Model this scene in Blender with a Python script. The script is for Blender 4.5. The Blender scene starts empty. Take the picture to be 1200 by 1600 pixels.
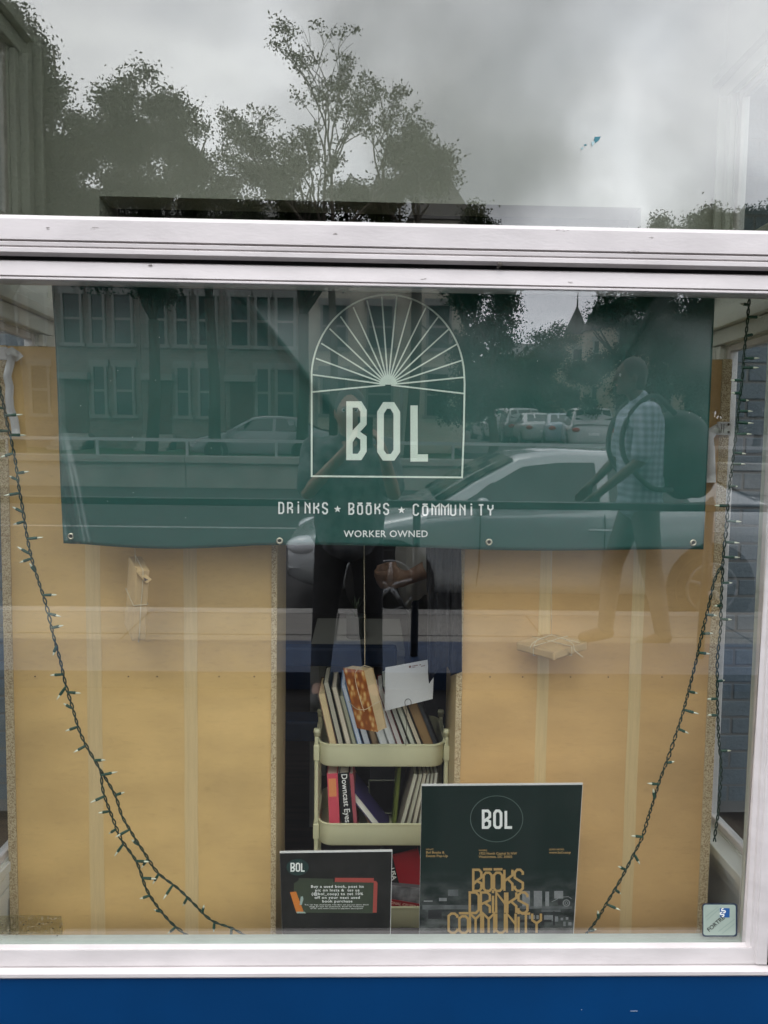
import bpy, math, random
import numpy as np
from mathutils import Vector, Matrix, noise as mnoise
random.seed(7); RNG = np.random.default_rng(7)
R = math.radians
sc = bpy.context.scene
col = sc.collection

# ------------------------------------------------------------------ camera
EYE = Vector((0.0, -1.85, 1.5)); FPX = 1202.0
YAW, PITCH, ROLL = math.atan(31/1202), math.atan(88/1202), 0.0136
F = Vector((math.sin(YAW)*math.cos(PITCH), math.cos(YAW)*math.cos(PITCH), -math.sin(PITCH)))
R0 = Vector((math.cos(YAW), -math.sin(YAW), 0)); U0 = R0.cross(F)
CR = R0*math.cos(ROLL) + U0*math.sin(ROLL); CU = U0*math.cos(ROLL) - R0*math.sin(ROLL)
cam = bpy.data.cameras.new('camera'); camo = bpy.data.objects.new('camera', cam); col.objects.link(camo)
camo.matrix_world = Matrix(((CR.x, CU.x, -F.x, EYE.x), (CR.y, CU.y, -F.y, EYE.y), (CR.z, CU.z, -F.z, EYE.z), (0, 0, 0, 1)))
cam.sensor_fit = 'VERTICAL'; cam.sensor_height = 36.0; cam.lens = 36.0*FPX/1600
cam.clip_start = 0.01; cam.clip_end = 1000
sc.camera = camo

# ------------------------------------------------------------------ world: overcast
SUN_EL, SUN_ROT = R(55), R(200)
w = bpy.data.worlds.new('World'); sc.world = w; w.use_nodes = True
nt = w.node_tree; nt.nodes.clear(); N = nt.nodes.new; Lk = nt.links.new
out = N('ShaderNodeOutputWorld'); bg = N('ShaderNodeBackground'); bg.inputs[1].default_value = 0.1
sky = N('ShaderNodeTexSky'); sky.sky_type = 'NISHITA'; sky.sun_disc = False; sky.sun_elevation = SUN_EL; sky.sun_rotation = SUN_ROT
tc = N('ShaderNodeTexCoord'); mp = N('ShaderNodeMapping'); mp.inputs['Scale'].default_value = (1, 1, 1.9); mp.inputs['Location'].default_value = (3.1, .35, .2)
n1 = N('ShaderNodeTexNoise'); n1.inputs['Scale'].default_value = 2.3; n1.inputs['Detail'].default_value = 7; n1.inputs['Roughness'].default_value = .52; n1.inputs['Distortion'].default_value = .5
rp = N('ShaderNodeValToRGB'); rp.color_ramp.elements[0].position = .33; rp.color_ramp.elements[0].color = (.56, .578, .635, 1)
rp.color_ramp.elements[1].position = .68; rp.color_ramp.elements[1].color = (.95, .955, .985, 1)
e = rp.color_ramp.elements.new(.5); e.color = (.75, .755, .805, 1)
sc_ = N('ShaderNodeVectorMath'); sc_.operation = 'SCALE'; sc_.inputs['Scale'].default_value = 30.0
mx = N('ShaderNodeMixRGB'); mx.inputs[0].default_value = .93
Lk(tc.outputs['Generated'], mp.inputs[0]); Lk(mp.outputs[0], n1.inputs['Vector']); Lk(n1.outputs['Fac'], rp.inputs[0])
def skydir(px, py):       # direction in the real sky that the leaning pane mirrors at this place
    d = (F*FPX + CR*(px-600) + CU*(800-py)).normalized(); n_ = Vector((0, -math.cos(.028), -math.sin(.028))); return (d-n_*(2*d.dot(n_))).normalized()
cur = rp.outputs[0]
dn = N('ShaderNodeTexNoise'); dn.inputs['Scale'].default_value = 4.5; dn.inputs['Detail'].default_value = 6; Lk(tc.outputs['Generated'], dn.inputs['Vector'])
ds = N('ShaderNodeVectorMath'); ds.operation = 'MULTIPLY_ADD'; ds.inputs[1].default_value = (.34,)*3; ds.inputs[2].default_value = (-.17,)*3; Lk(dn.outputs['Color'], ds.inputs[0])
da = N('ShaderNodeVectorMath'); da.operation = 'ADD'; Lk(tc.outputs['Generated'], da.inputs[0]); Lk(ds.outputs[0], da.inputs[1])
for px_, py_, r_, f_ in ((740, 120, .17, .60), (690, 250, .15, .66), (560, 210, .10, .80), (1010, 300, .09, .80), (800, 320, .10, .80), (250, 90, .20, .92), (930, 260, .055, 1.22), (1120, 90, .20, 1.04), (-150, 150, .3, .85), (1150, 250, .10, .92), (1020, 210, .07, 1.2), (420, 60, .08, 1.14), (965, 325, .05, 1.2), (1160, 320, .09, .76), (610, 330, .08, .80), (850, 60, .10, 1.12), (330, 250, .07, 1.12), (540, 40, .09, .84)):
    dt = N('ShaderNodeVectorMath'); dt.operation = 'DISTANCE'; dt.inputs[1].default_value = skydir(px_, py_); Lk(da.outputs[0], dt.inputs[0])
    mr = N('ShaderNodeMapRange'); mr.interpolation_type = 'SMOOTHSTEP'; mr.inputs['From Min'].default_value = r_*1.25; mr.inputs['From Max'].default_value = r_*.25; mr.inputs['To Min'].default_value = 1; mr.inputs['To Max'].default_value = f_
    Lk(dt.outputs['Value'], mr.inputs['Value']); ml = N('ShaderNodeVectorMath'); ml.operation = 'SCALE'; Lk(cur, ml.inputs[0]); Lk(mr.outputs[0], ml.inputs['Scale']); cur = ml.outputs[0]
Lk(cur, sc_.inputs[0]); Lk(sky.outputs[0], mx.inputs[1]); Lk(sc_.outputs[0], mx.inputs[2]); Lk(mx.outputs[0], bg.inputs[0]); Lk(bg.outputs[0], out.inputs[0])

sl = bpy.data.lights.new('sun', 'SUN'); sl.energy = 0.7; sl.angle = R(25); sl.color = (1, .97, .93)
so = bpy.data.objects.new('sun', sl); col.objects.link(so); so.location = (0, -10, 20)
sd = Vector((math.sin(SUN_ROT)*math.cos(SUN_EL), math.cos(SUN_ROT)*math.cos(SUN_EL), math.sin(SUN_EL)))
so.rotation_euler = (-sd).to_track_quat('-Z', 'Y').to_euler()
sc.view_settings.view_transform = 'Standard'; sc.view_settings.look = 'None'; sc.view_settings.gamma = 1
sc.view_settings.exposure = 0.25; sc.view_settings.use_curve_mapping = False
sc.render.engine = 'CYCLES'; sc.cycles.use_denoising = True
sc.cycles.max_bounces = 10; sc.cycles.transparent_max_bounces = 16; sc.cycles.glossy_bounces = 5; sc.cycles.diffuse_bounces = 5

# ------------------------------------------------------------------ measuring helpers (places in metres from places in the photograph)
DELTA = 0.028                      # the old panes lean out a little at the top
def ray(px, py): return F*FPX + CR*(px-600) + CU*(800-py)
def P(px, py, Y):                  # point at depth y=Y behind the glass
    d = ray(px, py); return EYE + d*((Y-EYE.y)/d.y)
def PX(px, py, X):                 # point on the plane x=X
    d = ray(px, py); return EYE + d*((X-EYE.x)/d.x)
def zz(py, y): return P(600, py, y).z
def proj(p):
    v = Vector(p)-EYE; k = v.dot(F); return 600+v.dot(CR)*FPX/k, 800-v.dot(CU)*FPX/k
GZ = 0.35                          # bottom of the lower pane
def yglass(z): return 0.012 - (z-GZ)*math.tan(DELTA)
GN = Vector((0, -math.cos(DELTA), -math.sin(DELTA)))
def M(px, py, D):                  # where in the street a thing stands that the pane mirrors at (px, py)
    d = ray(px, py); g = Vector((0, yglass(1.0), 1.0)); t = (g-EYE).dot(GN)/d.dot(GN); h = EYE+d*t
    r = d-GN*(2*d.dot(GN)); return h + r*((-D-h.y)/r.y)

# ------------------------------------------------------------------ materials
def mat(name, color, rough=.6, var=0, vscale=8, bump=0, bscale=40, metal=0, color2=None, spec=.5, stretch=None, sheen=0, coat=0, detail=4):
    m = bpy.data.materials.new(name); m.use_nodes = True; t = m.node_tree; b = t.nodes['Principled BSDF']
    b.inputs['Base Color'].default_value = (*color, 1); b.inputs['Roughness'].default_value = rough
    b.inputs['Metallic'].default_value = metal; b.inputs['Specular IOR Level'].default_value = spec; b.inputs['Coat Weight'].default_value = coat
    tcn = t.nodes.new('ShaderNodeTexCoord'); mpn = t.nodes.new('ShaderNodeMapping'); t.links.new(tcn.outputs['Object'], mpn.inputs[0])
    if stretch: mpn.inputs['Scale'].default_value = stretch
    if var or color2:
        n = t.nodes.new('ShaderNodeTexNoise'); n.inputs['Scale'].default_value = vscale; n.inputs['Detail'].default_value = detail
        t.links.new(mpn.outputs[0], n.inputs['Vector'])
        r = t.nodes.new('ShaderNodeValToRGB'); r.color_ramp.elements[0].position = .32; r.color_ramp.elements[1].position = .68
        c2 = color2 or tuple(min(1, c*(1+var)) for c in color); c1 = color if color2 else tuple(c*(1-var) for c in color)
        r.color_ramp.elements[0].color = (*c1, 1); r.color_ramp.elements[1].color = (*c2, 1)
        t.links.new(n.outputs['Fac'], r.inputs[0]); t.links.new(r.outputs[0], b.inputs['Base Color'])
    if bump:
        n2 = t.nodes.new('ShaderNodeTexNoise'); n2.inputs['Scale'].default_value = bscale; n2.inputs['Detail'].default_value = 5
        t.links.new(mpn.outputs[0], n2.inputs['Vector'])
        bp = t.nodes.new('ShaderNodeBump'); bp.inputs['Strength'].default_value = min(1, bump); bp.inputs['Distance'].default_value = .01
        t.links.new(n2.outputs['Fac'], bp.inputs['Height']); t.links.new(bp.outputs[0], b.inputs['Normal'])
    return m
def glassmat(name, r0, tint, rough=0.0, smear=0.0, pw=4.0):
    m = bpy.data.materials.new(name); m.use_nodes = True; t = m.node_tree; t.nodes.clear(); n = t.nodes.new; l = t.links.new
    o = n('ShaderNodeOutputMaterial'); tr = n('ShaderNodeBsdfTransparent'); tr.inputs[0].default_value = (*tint, 1)
    g = n('ShaderNodeBsdfGlossy'); g.inputs['Roughness'].default_value = rough; g.inputs[0].default_value = (1, 1, 1, 1)
    lw = n('ShaderNodeLayerWeight'); lw.inputs[0].default_value = .5
    p = n('ShaderNodeMath'); p.operation = 'POWER'; p.inputs[1].default_value = pw
    ma = n('ShaderNodeMath'); ma.operation = 'MULTIPLY_ADD'; ma.inputs[1].default_value = 1-r0; ma.inputs[2].default_value = r0
    mixs = n('ShaderNodeMixShader'); l(lw.outputs['Facing'], p.inputs[0]); l(p.outputs[0], ma.inputs[0]); l(ma.outputs[0], mixs.inputs[0])
    l(tr.outputs[0], mixs.inputs[1]); l(g.outputs[0], mixs.inputs[2])
    if smear:   # rain-dried dust: a thin diffuse film with streaks
        tcn = n('ShaderNodeTexCoord'); mpn = n('ShaderNodeMapping'); mpn.inputs['Scale'].default_value = (5, 5, 1.2)
        nn = n('ShaderNodeTexNoise'); nn.inputs['Scale'].default_value = 1.6; nn.inputs['Detail'].default_value = 6
        l(tcn.outputs['Object'], mpn.inputs[0]); l(mpn.outputs[0], nn.inputs['Vector'])
        rr = n('ShaderNodeMapRange'); rr.inputs['From Min'].default_value = .45; rr.inputs['From Max'].default_value = .8; rr.inputs['To Max'].default_value = smear
        l(nn.outputs['Fac'], rr.inputs['Value'])
        df = n('ShaderNodeBsdfDiffuse'); df.inputs[0].default_value = (.6, .6, .57, 1)
        m2 = n('ShaderNodeMixShader'); l(rr.outputs[0], m2.inputs[0]); l(mixs.outputs[0], m2.inputs[1]); l(df.outputs[0], m2.inputs[2]); l(m2.outputs[0], o.inputs[0])
    else: l(mixs.outputs[0], o.inputs[0])
    return m
def ramp_of(m, idx, pos=None, colr=None): pass

# ------------------------------------------------------------------ mesh helpers
def wl(o):
    v = Vector((0, 0, 0))
    while o is not None: v = v+o.location; o = o.parent
    return v
def tag(o, label=None, cat=None, group=None, kind=None):
    if label: o['label'] = label
    if cat: o['category'] = cat
    if group: o['group'] = group
    if kind: o['kind'] = kind
    return o
def thing(name, loc, label, cat, group=None):
    o = bpy.data.objects.new(name, None); col.objects.link(o); o.location = loc; o.empty_display_size = .1
    return tag(o, label, cat, group)
class MB:
    def __init__(s): s.v = []; s.f = []; s.mi = []; s.cur = 0
    def add(s, vs, fs):
        b = len(s.v); s.v += [tuple(p) for p in vs]
        for f in fs: s.f.append(tuple(i+b for i in f)); s.mi.append(s.cur)
        return s
    def box(s, a, b):
        (x0, y0, z0), (x1, y1, z1) = a, b
        return s.add([(x0,y0,z0),(x1,y0,z0),(x1,y1,z0),(x0,y1,z0),(x0,y0,z1),(x1,y0,z1),(x1,y1,z1),(x0,y1,z1)],
                     [(0,3,2,1),(4,5,6,7),(0,1,5,4),(1,2,6,5),(2,3,7,6),(3,0,4,7)])
    def hexa(s, o, a, b, c):      # parallelepiped
        o = Vector(o); a = Vector(a); b = Vector(b); c = Vector(c)
        vs = [o, o+a, o+a+b, o+b, o+c, o+a+c, o+a+b+c, o+b+c]
        fs = [(0,3,2,1),(4,5,6,7),(0,1,5,4),(1,2,6,5),(2,3,7,6),(3,0,4,7)]
        if a.cross(b).dot(c) < 0: fs = [f[::-1] for f in fs]
        return s.add(vs, fs)
    def prism(s, prof, axis, a, b):   # closed 2-D profile extruded along an axis; prof = [(u,v)]
        n = len(prof)
        def pt(u, v, t): return {'x': (t, u, v), 'y': (u, t, v), 'z': (u, v, t)}[axis]
        vs = [pt(u, v, a) for u, v in prof]+[pt(u, v, b) for u, v in prof]
        return s.add(vs, [(i, (i+1) % n, n+(i+1) % n, n+i) for i in range(n)]+[tuple(range(n))[::-1], tuple(range(n, 2*n))])
    def tube(s, pts, r, n=6, cap=True, taper=None):
        pts = [Vector(p) for p in pts]; k = len(pts); rings = []
        up = Vector((0, 0, 1))
        for i, p in enumerate(pts):
            d = (pts[min(i+1, k-1)]-pts[max(i-1, 0)])
            if d.length < 1e-9: d = Vector((0, 0, 1))
            d.normalize()
            a = d.cross(up if abs(d.z) < .9 else Vector((1, 0, 0))).normalized(); b = d.cross(a)
            rr = r if taper is None else r+(taper-r)*i/max(1, k-1)
            if hasattr(r, '__len__'): rr = r[i]
            rings.append([p+(a*math.cos(2*math.pi*j/n)+b*math.sin(2*math.pi*j/n))*rr for j in range(n)])
        vs = [q for ring in rings for q in ring]; fs = []
        for i in range(k-1):
            for j in range(n): fs.append((i*n+j, i*n+(j+1) % n, (i+1)*n+(j+1) % n, (i+1)*n+j))
        if cap: fs += [tuple(range(n))[::-1], tuple((k-1)*n+j for j in range(n))]
        return s.add(vs, fs)
    def ellips(s, c, r, nu=16, nv=10, M3=None):
        c = Vector(c); r = Vector((r, r, r)) if not hasattr(r, '__len__') else Vector(r); vs = []; fs = []
        for i in range(nv+1):
            th = math.pi*i/nv
            for j in range(nu):
                ph = 2*math.pi*j/nu; q = Vector((r.x*math.sin(th)*math.cos(ph), r.y*math.sin(th)*math.sin(ph), r.z*math.cos(th)))
                if M3: q = M3 @ q
                vs.append(c+q)
        for i in range(nv):
            for j in range(nu): fs.append((i*nu+j, (i+1)*nu+j, (i+1)*nu+(j+1) % nu, i*nu+(j+1) % nu))
        return s.add(vs, fs)
    def build(s, name, m, parent=None, smooth=False, loc=None, bevel=0, kind=None, label=None):
        if parent is not None: o0 = wl(parent); ol = Vector((0, 0, 0))
        else:
            if loc is None:
                xs = np.array(s.v); loc = ((xs[:, 0].min()+xs[:, 0].max())/2, (xs[:, 1].min()+xs[:, 1].max())/2, xs[:, 2].min())
            o0 = Vector(loc); ol = o0
        me = bpy.data.meshes.new(name); me.from_pydata([(p[0]-o0.x, p[1]-o0.y, p[2]-o0.z) for p in s.v], [], s.f); me.update()
        for mm in (m if isinstance(m, (list, tuple)) else [m]): me.materials.append(mm)
        if isinstance(m, (list, tuple)): me.polygons.foreach_set('material_index', s.mi)
        if smooth: me.polygons.foreach_set('use_smooth', [True]*len(me.polygons))
        o = bpy.data.objects.new(name, me); col.objects.link(o); o.location = ol
        if parent is not None: o.parent = parent
        if bevel:
            bv = o.modifiers.new('bevel', 'BEVEL'); bv.width = bevel; bv.segments = 2; bv.limit_method = 'ANGLE'
        if kind: o['kind'] = kind
        if label: o['label'] = label
        return o
def bx(name, m, a, b, parent=None, **k): return MB().box(a, b).build(name, m, parent, **k)
def struct(o): o['kind'] = 'structure'; return o
def inst(src, parent, loc=(0, 0, 0), rot=(0, 0, 0), scale=(1, 1, 1)):
    c = src.copy(); col.objects.link(c); c.parent = parent; c.location = loc; c.rotation_euler = rot; c.scale = scale; return c
def smoothpath(pts, n=8):         # Catmull-Rom
    pts = [Vector(p) for p in pts]; q = [pts[0]*2-pts[1]]+pts+[pts[-1]*2-pts[-2]]; o = []
    for i in range(1, len(q)-2):
        for k in range(n):
            t = k/n; a, b, c, d = q[i-1], q[i], q[i+1], q[i+2]
            o.append(.5*((2*b)+(c-a)*t+(2*a-5*b+4*c-d)*t*t+(3*b-a-3*c+d)*t**3))
    o.append(pts[-1]); return o

# ------------------------------------------------------------------ lettering
GL = {
 'B': (.9, [[(0,0),(0,1),(.72,1),(1,.88),(1,.64),(.42,.47),(1,.36),(1,.12),(.72,0),(0,0)], [(.42,.47),(0,.30)]]),
 'O': (.9, [[(.28,1),(.72,1),(1,.86),(1,.12),(.74,0),(.26,0),(0,.12),(0,.86),(.28,1)]]),
 'L': (.85, [[(0,1),(0,0),(1,0)]]),
 'D': (.9, [[(0,0),(0,1),(.7,1),(1,.85),(1,.15),(.7,0),(0,0)]]),
 'R': (.9, [[(0,0),(0,1),(.7,1),(1,.88),(1,.62),(0,.42)], [(.4,.5),(1,.32),(1,0)]]),
 'i': (.2, [[(.5,0),(.5,.84)], [(.5,.97),(.5,1.12)]]),
 'N': (.9, [[(0,0),(0,1),(1,.45)], [(1,1),(1,0)]]),
 'K': (.9, [[(0,0),(0,1)], [(1,1),(1,.74),(0,.46)], [(.4,.57),(1,.34),(1,0)]]),
 'S': (.9, [[(1,.76),(1,.88),(.7,1),(.3,1),(0,.88),(0,.62),(1,.38),(1,.12),(.7,0),(.3,0),(0,.12),(0,.24)]]),
 'C': (.9, [[(1,.78),(1,.88),(.7,1),(.3,1),(0,.88),(0,.12),(.3,0),(.7,0),(1,.12),(1,.22)]]),
 'M': (1.15, [[(0,0),(0,1),(.5,.72),(1,1),(1,0)], [(.5,.72),(.5,0)]]),
 'U': (.9, [[(0,1),(0,.12),(.3,0),(.7,0),(1,.12),(1,1)]]),
 'T': (.9, [[(0,1),(1,1)], [(.5,1),(.5,0)]]),
 'Y': (.9, [[(0,1),(0,.66),(.5,.5),(1,.66),(1,1)], [(.5,.5),(.5,0)]]),
 'o': (.9, [[(.28,.86),(.72,.86),(1,.74),(1,.12),(.74,0),(.26,0),(0,.12),(0,.74),(.28,.86)], [(-.05,1.02),(1.05,1.02)]]),
}
def ribbon(mb, pts, hw, fn, k, step=6.0):   # pts in page units, fn(u,v,lift)->world
    P2 = [Vector((p[0], p[1])) for p in pts]; closed = (P2[0]-P2[-1]).length < 1e-6
    n = len(P2); L = []; Rr = []
    for i, p in enumerate(P2):
        if closed: a = P2[i-1] if i > 0 else P2[-2]; b = P2[i+1] if i < n-1 else P2[1]
        else: a = P2[i-1] if i > 0 else None; b = P2[i+1] if i < n-1 else None
        d1 = (p-a).normalized() if a is not None else None; d2 = (b-p).normalized() if b is not None else None
        if d1 is None: d1 = d2
        if d2 is None: d2 = d1
        n1 = Vector((-d1.y, d1.x)); n2 = Vector((-d2.y, d2.x)); mm = (n1+n2)
        mm = mm.normalized() if mm.length > 1e-6 else n1
        s = min(2.2, 1/max(.3, mm.dot(n1))); L.append(p+mm*hw*s); Rr.append(p-mm*hw*s)
    for i in range(n-1):
        seg = max(1, int((P2[i+1]-P2[i]).length/step)); vs = []
        for j in range(seg+1):
            t = j/seg; vs += [fn(*(L[i].lerp(L[i+1], t)), k), fn(*(Rr[i].lerp(Rr[i+1], t)), k)]
        mb.add(vs, [(2*j, 2*j+1, 2*j+3, 2*j+2) for j in range(seg)])
def deco(mb, text, x, y, cw, h, gap, sw, fn):  # x,y = left/bottom in page units, v downwards as in a page
    k = 0
    for ch in text:
        if ch == ' ': x += cw*.9+gap; continue
        if ch == '*':
            r = h*.42; cx, cy = x+r, y-h*.42; ps = []
            for q in range(10):
                a = -math.pi/2+q*math.pi/5; rr = r if q % 2 == 0 else r*.42; ps.append((cx+rr*math.cos(a), cy+rr*math.sin(a)))
            vs = [fn(cx, cy, 0)]+[fn(p[0], p[1], 0) for p in ps]; mb.add(vs, [(0, 1+(q+1) % 10, 1+q) for q in range(10)]); x += 2*r+gap; continue
        wd, st = GL[ch]; ww = cw*wd/.9
        for pl in st:
            ribbon(mb, [(x+u*ww, y-v*h) for u, v in pl], sw/2, fn, k % 5); k += 1
        x += ww+gap
    return x
def typed(mb, text, fn, x, y, size, align='LEFT', bold=0.0, sx=1.0, space=1.0):
    c = bpy.data.curves.new('t', 'FONT'); c.body = text; c.size = size; c.align_x = align; c.offset = bold*size; c.space_character = space; c.resolution_u = 3
    o = bpy.data.objects.new('t', c); col.objects.link(o); bpy.context.view_layer.update()
    me = bpy.data.meshes.new_from_object(o); vs = [fn(x+v.co.x*sx, y-v.co.y, 0) for v in me.vertices]
    mb.add(vs, [tuple(p.vertices) for p in me.polygons])
    bpy.data.objects.remove(o); bpy.data.curves.remove(c); bpy.data.meshes.remove(me)
# ================================================================== materials
white = mat('white_vinyl', (.60, .565, .555), .45, var=.07, vscale=7, bump=.06, bscale=60, stretch=(1, 1, 3))
trimw = mat('white_trim_paint', (.60, .61, .57), .5, var=.06, vscale=4, bump=.05)
bead_m = mat('glazing_bead', (.36, .40, .36), .35, var=.08)
gap_shade_m = mat('black_gap_shade', (.01, .01, .01), .7)  # flat black that stands for the shade in the frame gaps
blue = mat('blue_paint', (.0005, .037, .130), .30, var=.10, vscale=3, bump=.04, bscale=12)
chip = mat('blue_paint_chips', (.22, .26, .34), .7)
gbrick = mat('grey_brick', (.072, .096, .115), .7, var=.14, vscale=14, bump=.35, bscale=60)
mortar = mat('grey_mortar', (.15, .175, .195), .9, var=.15)
boardm = mat('tan_hardboard', (.68, .46, .185), .62, var=.13, vscale=3.2, bump=.04, bscale=25, stretch=(1, 1, 2.2), detail=8)
boardm2 = mat('tan_hardboard_pink', (.65, .42, .18), .62, var=.13, vscale=3.0, bump=.04, bscale=25, stretch=(1, 1, 2.2), detail=8)
for bm_ in (boardm, boardm2):      # pressed fibre: fine flecks and a few scuffs
    t_ = bm_.node_tree; b_ = t_.nodes['Principled BSDF']; src_ = b_.inputs['Base Color'].links[0].from_socket; tcn_ = t_.nodes.new('ShaderNodeTexCoord')
    for scl, st_, lo_, p0_, p1_ in ((150, (.35, 1, 1), .93, .30, .42), (16, (.5, 1, 3.5), .965, .60, .68), (5, (1, 1, 1), .97, .5, .62)):
        mp_ = t_.nodes.new('ShaderNodeMapping'); mp_.inputs['Scale'].default_value = st_; n_ = t_.nodes.new('ShaderNodeTexNoise'); n_.inputs['Scale'].default_value = scl; n_.inputs['Detail'].default_value = 5
        r_ = t_.nodes.new('ShaderNodeMapRange'); r_.inputs['From Min'].default_value = p0_; r_.inputs['From Max'].default_value = p1_
        if p0_ < .45: r_.inputs['To Min'].default_value = lo_; r_.inputs['To Max'].default_value = 1
        else: r_.inputs['To Min'].default_value = 1; r_.inputs['To Max'].default_value = lo_
        v_ = t_.nodes.new('ShaderNodeVectorMath'); v_.operation = 'SCALE'; t_.links.new(tcn_.outputs['Object'], mp_.inputs[0]); t_.links.new(mp_.outputs[0], n_.inputs['Vector']); t_.links.new(n_.outputs['Fac'], r_.inputs['Value']); t_.links.new(src_, v_.inputs[0]); t_.links.new(r_.outputs[0], v_.inputs['Scale']); src_ = v_.outputs[0]
    t_.links.new(src_, b_.inputs['Base Color'])
tapem = mat('yellowed_tape', (.67, .505, .26), .42, var=.06, vscale=30, stretch=(6, 1, .3))
sidepm = mat('shelf_side_veneer', (.50, .38, .20), .5, var=.06, stretch=(1, 1, .2))
darknail = mat('nail_head', (.06, .04, .03), .5)
def chipboard():
    m = mat('chipboard_edge', (.55, .43, .24), .9, bump=.6, bscale=260); t = m.node_tree; b = t.nodes['Principled BSDF']
    tcn = t.nodes.new('ShaderNodeTexCoord'); v = t.nodes.new('ShaderNodeTexNoise'); v.inputs['Scale'].default_value = 330; v.inputs['Detail'].default_value = 3
    r = t.nodes.new('ShaderNodeValToRGB'); r.color_ramp.elements[0].position = .36; r.color_ramp.elements[0].color = (.34, .235, .11, 1)
    r.color_ramp.elements[1].position = .56; r.color_ramp.elements[1].color = (.68, .56, .35, 1)
    t.links.new(tcn.outputs['Object'], v.inputs['Vector']); t.links.new(v.outputs['Fac'], r.inputs[0]); t.links.new(r.outputs[0], b.inputs['Base Color']); return m
chipm = chipboard()
pane_low = glassmat('window_glass_lower', .10, (.975, .985, .975), smear=.006)
pane_up = glassmat('window_glass_upper', .155, (.79, .805, .765), smear=.007)
pane_side = glassmat('window_glass_side', .012, (.92, .95, .95), pw=6.5)
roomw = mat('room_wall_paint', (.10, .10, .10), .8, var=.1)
roomf = mat('dark_wood_floor', (.05, .03, .018), .45, var=.4, vscale=3, stretch=(1, 12, 1))

# ================================================================== the bay: walls, floor, ceiling
YB = .60
XL = P(75, 500, YB).x; XR = P(1117, 500, YB).x
ZH = P(600, 316, YB).z
OX0, OX1 = P(155, 316, YB).x, P(1002, 322, YB).x
BAYF = -.05
def sidewall(name, x0, x1, bu=.515):
    m = MB(); y0, y1 = .06, YB+.7; a, b = .085, .515
    m.box((x0, y0, -.05), (x1, y1, .36)); m.box((x0, y0, 1.85), (x1, y1, 2.13)); m.box((x0, y0, 2.60), (x1, y1, 3.5))
    for z0, z1, b in ((.36, 1.85, b), (2.13, 2.60, bu)): m.box((x0, y0, z0), (x1, a, z1)); m.box((x0, b, z0), (x1, y1, z1))
    return struct(m.build(name, trimw))
sidewall('wall_left', XL-.035, XL, .36); sidewall('wall_right', XR, XR+.035)
m = MB(); m.box((XL, YB, ZH), (XR, YB+.12, 3.4)); m.box((XL, YB, -.05), (OX0, YB+.12, ZH)); m.box((OX1, YB, -.05), (XR, YB+.12, ZH))
struct(m.build('wall_back', trimw))
struct(bx('ceiling', trimw, (XL-.1, -.02, 3.40), (XR+.1, YB+.12, 3.5)))
struct(bx('floor', roomf, (XL, .055, -.12), (XR, YB+.12, BAYF)))
struct(bx('window_ledge', trimw, (XL+.001, .062, zz(1466, .175)-.04), (XR-.001, .175, zz(1466, .175))))
# room behind
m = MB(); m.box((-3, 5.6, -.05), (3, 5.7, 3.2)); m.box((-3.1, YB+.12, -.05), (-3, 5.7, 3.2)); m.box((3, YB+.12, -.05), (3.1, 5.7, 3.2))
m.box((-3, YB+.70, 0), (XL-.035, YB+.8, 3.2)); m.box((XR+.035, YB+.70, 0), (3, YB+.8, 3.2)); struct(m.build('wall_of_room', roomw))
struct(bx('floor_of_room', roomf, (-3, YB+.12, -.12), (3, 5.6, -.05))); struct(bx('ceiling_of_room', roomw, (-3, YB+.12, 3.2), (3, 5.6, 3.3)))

# side windows
def side_window(s, xw, y0, y1, z0, z1, label, casing=True):
    # s=-1 left, +1 right ; xw inner wall face
    t = thing('side_window', (xw, (y0+y1)/2, z0), label, 'window', 'windows in the sides of the bay')
    a, b = sorted((xw+s*.004, xw+s*.030)); f = .020
    def bo(name, ya, za, yb, zb, xa=a, xb=b, mm=white): return bx(name, mm, (xa, ya, za), (xb, yb, zb), t, bevel=.003)
    bo('frame_stile', y0, z0, y0+f, z1); bo('frame_stile', y1-f, z0, y1, z1)
    bo('frame_rail', y0+f, z0, y1-f, z0+f); bo('frame_rail', y0+f, z1-f, y1-f, z1)
    c, d = sorted((xw-s*.018, xw+s*.0)); e_, g = sorted((xw-s*.030, xw-s*.018)); h, i = sorted((xw-s*.040, xw-s*.0))
    bo('head_casing', y0-.02, z1+.004, y1+.083, z1+.05, c, d, trimw); bo('head_casing', y0-.02, z1+.052, y1+.083, z1+.080, h, i, trimw)
    bo('head_casing', y0-.02, z1+.083, y1+.083, z1+.115, c, d, trimw)
    bo('side_casing', y1+.004, z0-.04, y1+.030, z1, c, d, trimw); bo('side_casing', y1+.032, z0-.04, y1+.042, z1, h, i, trimw); bo('side_casing', y1+.044, z0-.04, y1+.078, z1, c, d, trimw)
    if y1 < .4: bo('side_casing', y1+.085, z0-.04, y1+.12, z1+.1, c, d, trimw); bo('side_casing', y1+.125, z0-.04, y1+.135, z1+.1, h, i, trimw); bo('side_casing', y1+.16, z0-.04, y1+.2, z1+.1, c, d, trimw)
    bo('sill', y0-.02, z0-.035, y1+.083, z0-.006, *sorted((xw-s*(.055 if s > 0 else .010), xw+s*.003)), trimw)
    bo('apron', y0-.02, z0-.075, y1+.083, z0-.040, *sorted((xw-s*(.034 if s > 0 else .006), xw)), trimw)
    bo('apron', y0-.02, z0-.115, y1+.083, z0-.082, *sorted((xw-s*(.018 if s > 0 else .005), xw)), trimw)
    bx('pane', pane_side, (min(xw+s*.014, xw+s*.018), y0+f, z0+f), (max(xw+s*.014, xw+s*.018), y1-f, z1-f), t)
side_window(-1, XL, .085, .515, .36, 1.85, 'white side window at the left end of the bay, lower one beside the left bookcase')
side_window(1, XR, .085, .515, .36, 1.85, 'white side window at the right end of the bay, lower one in front of grey brick')
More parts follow.
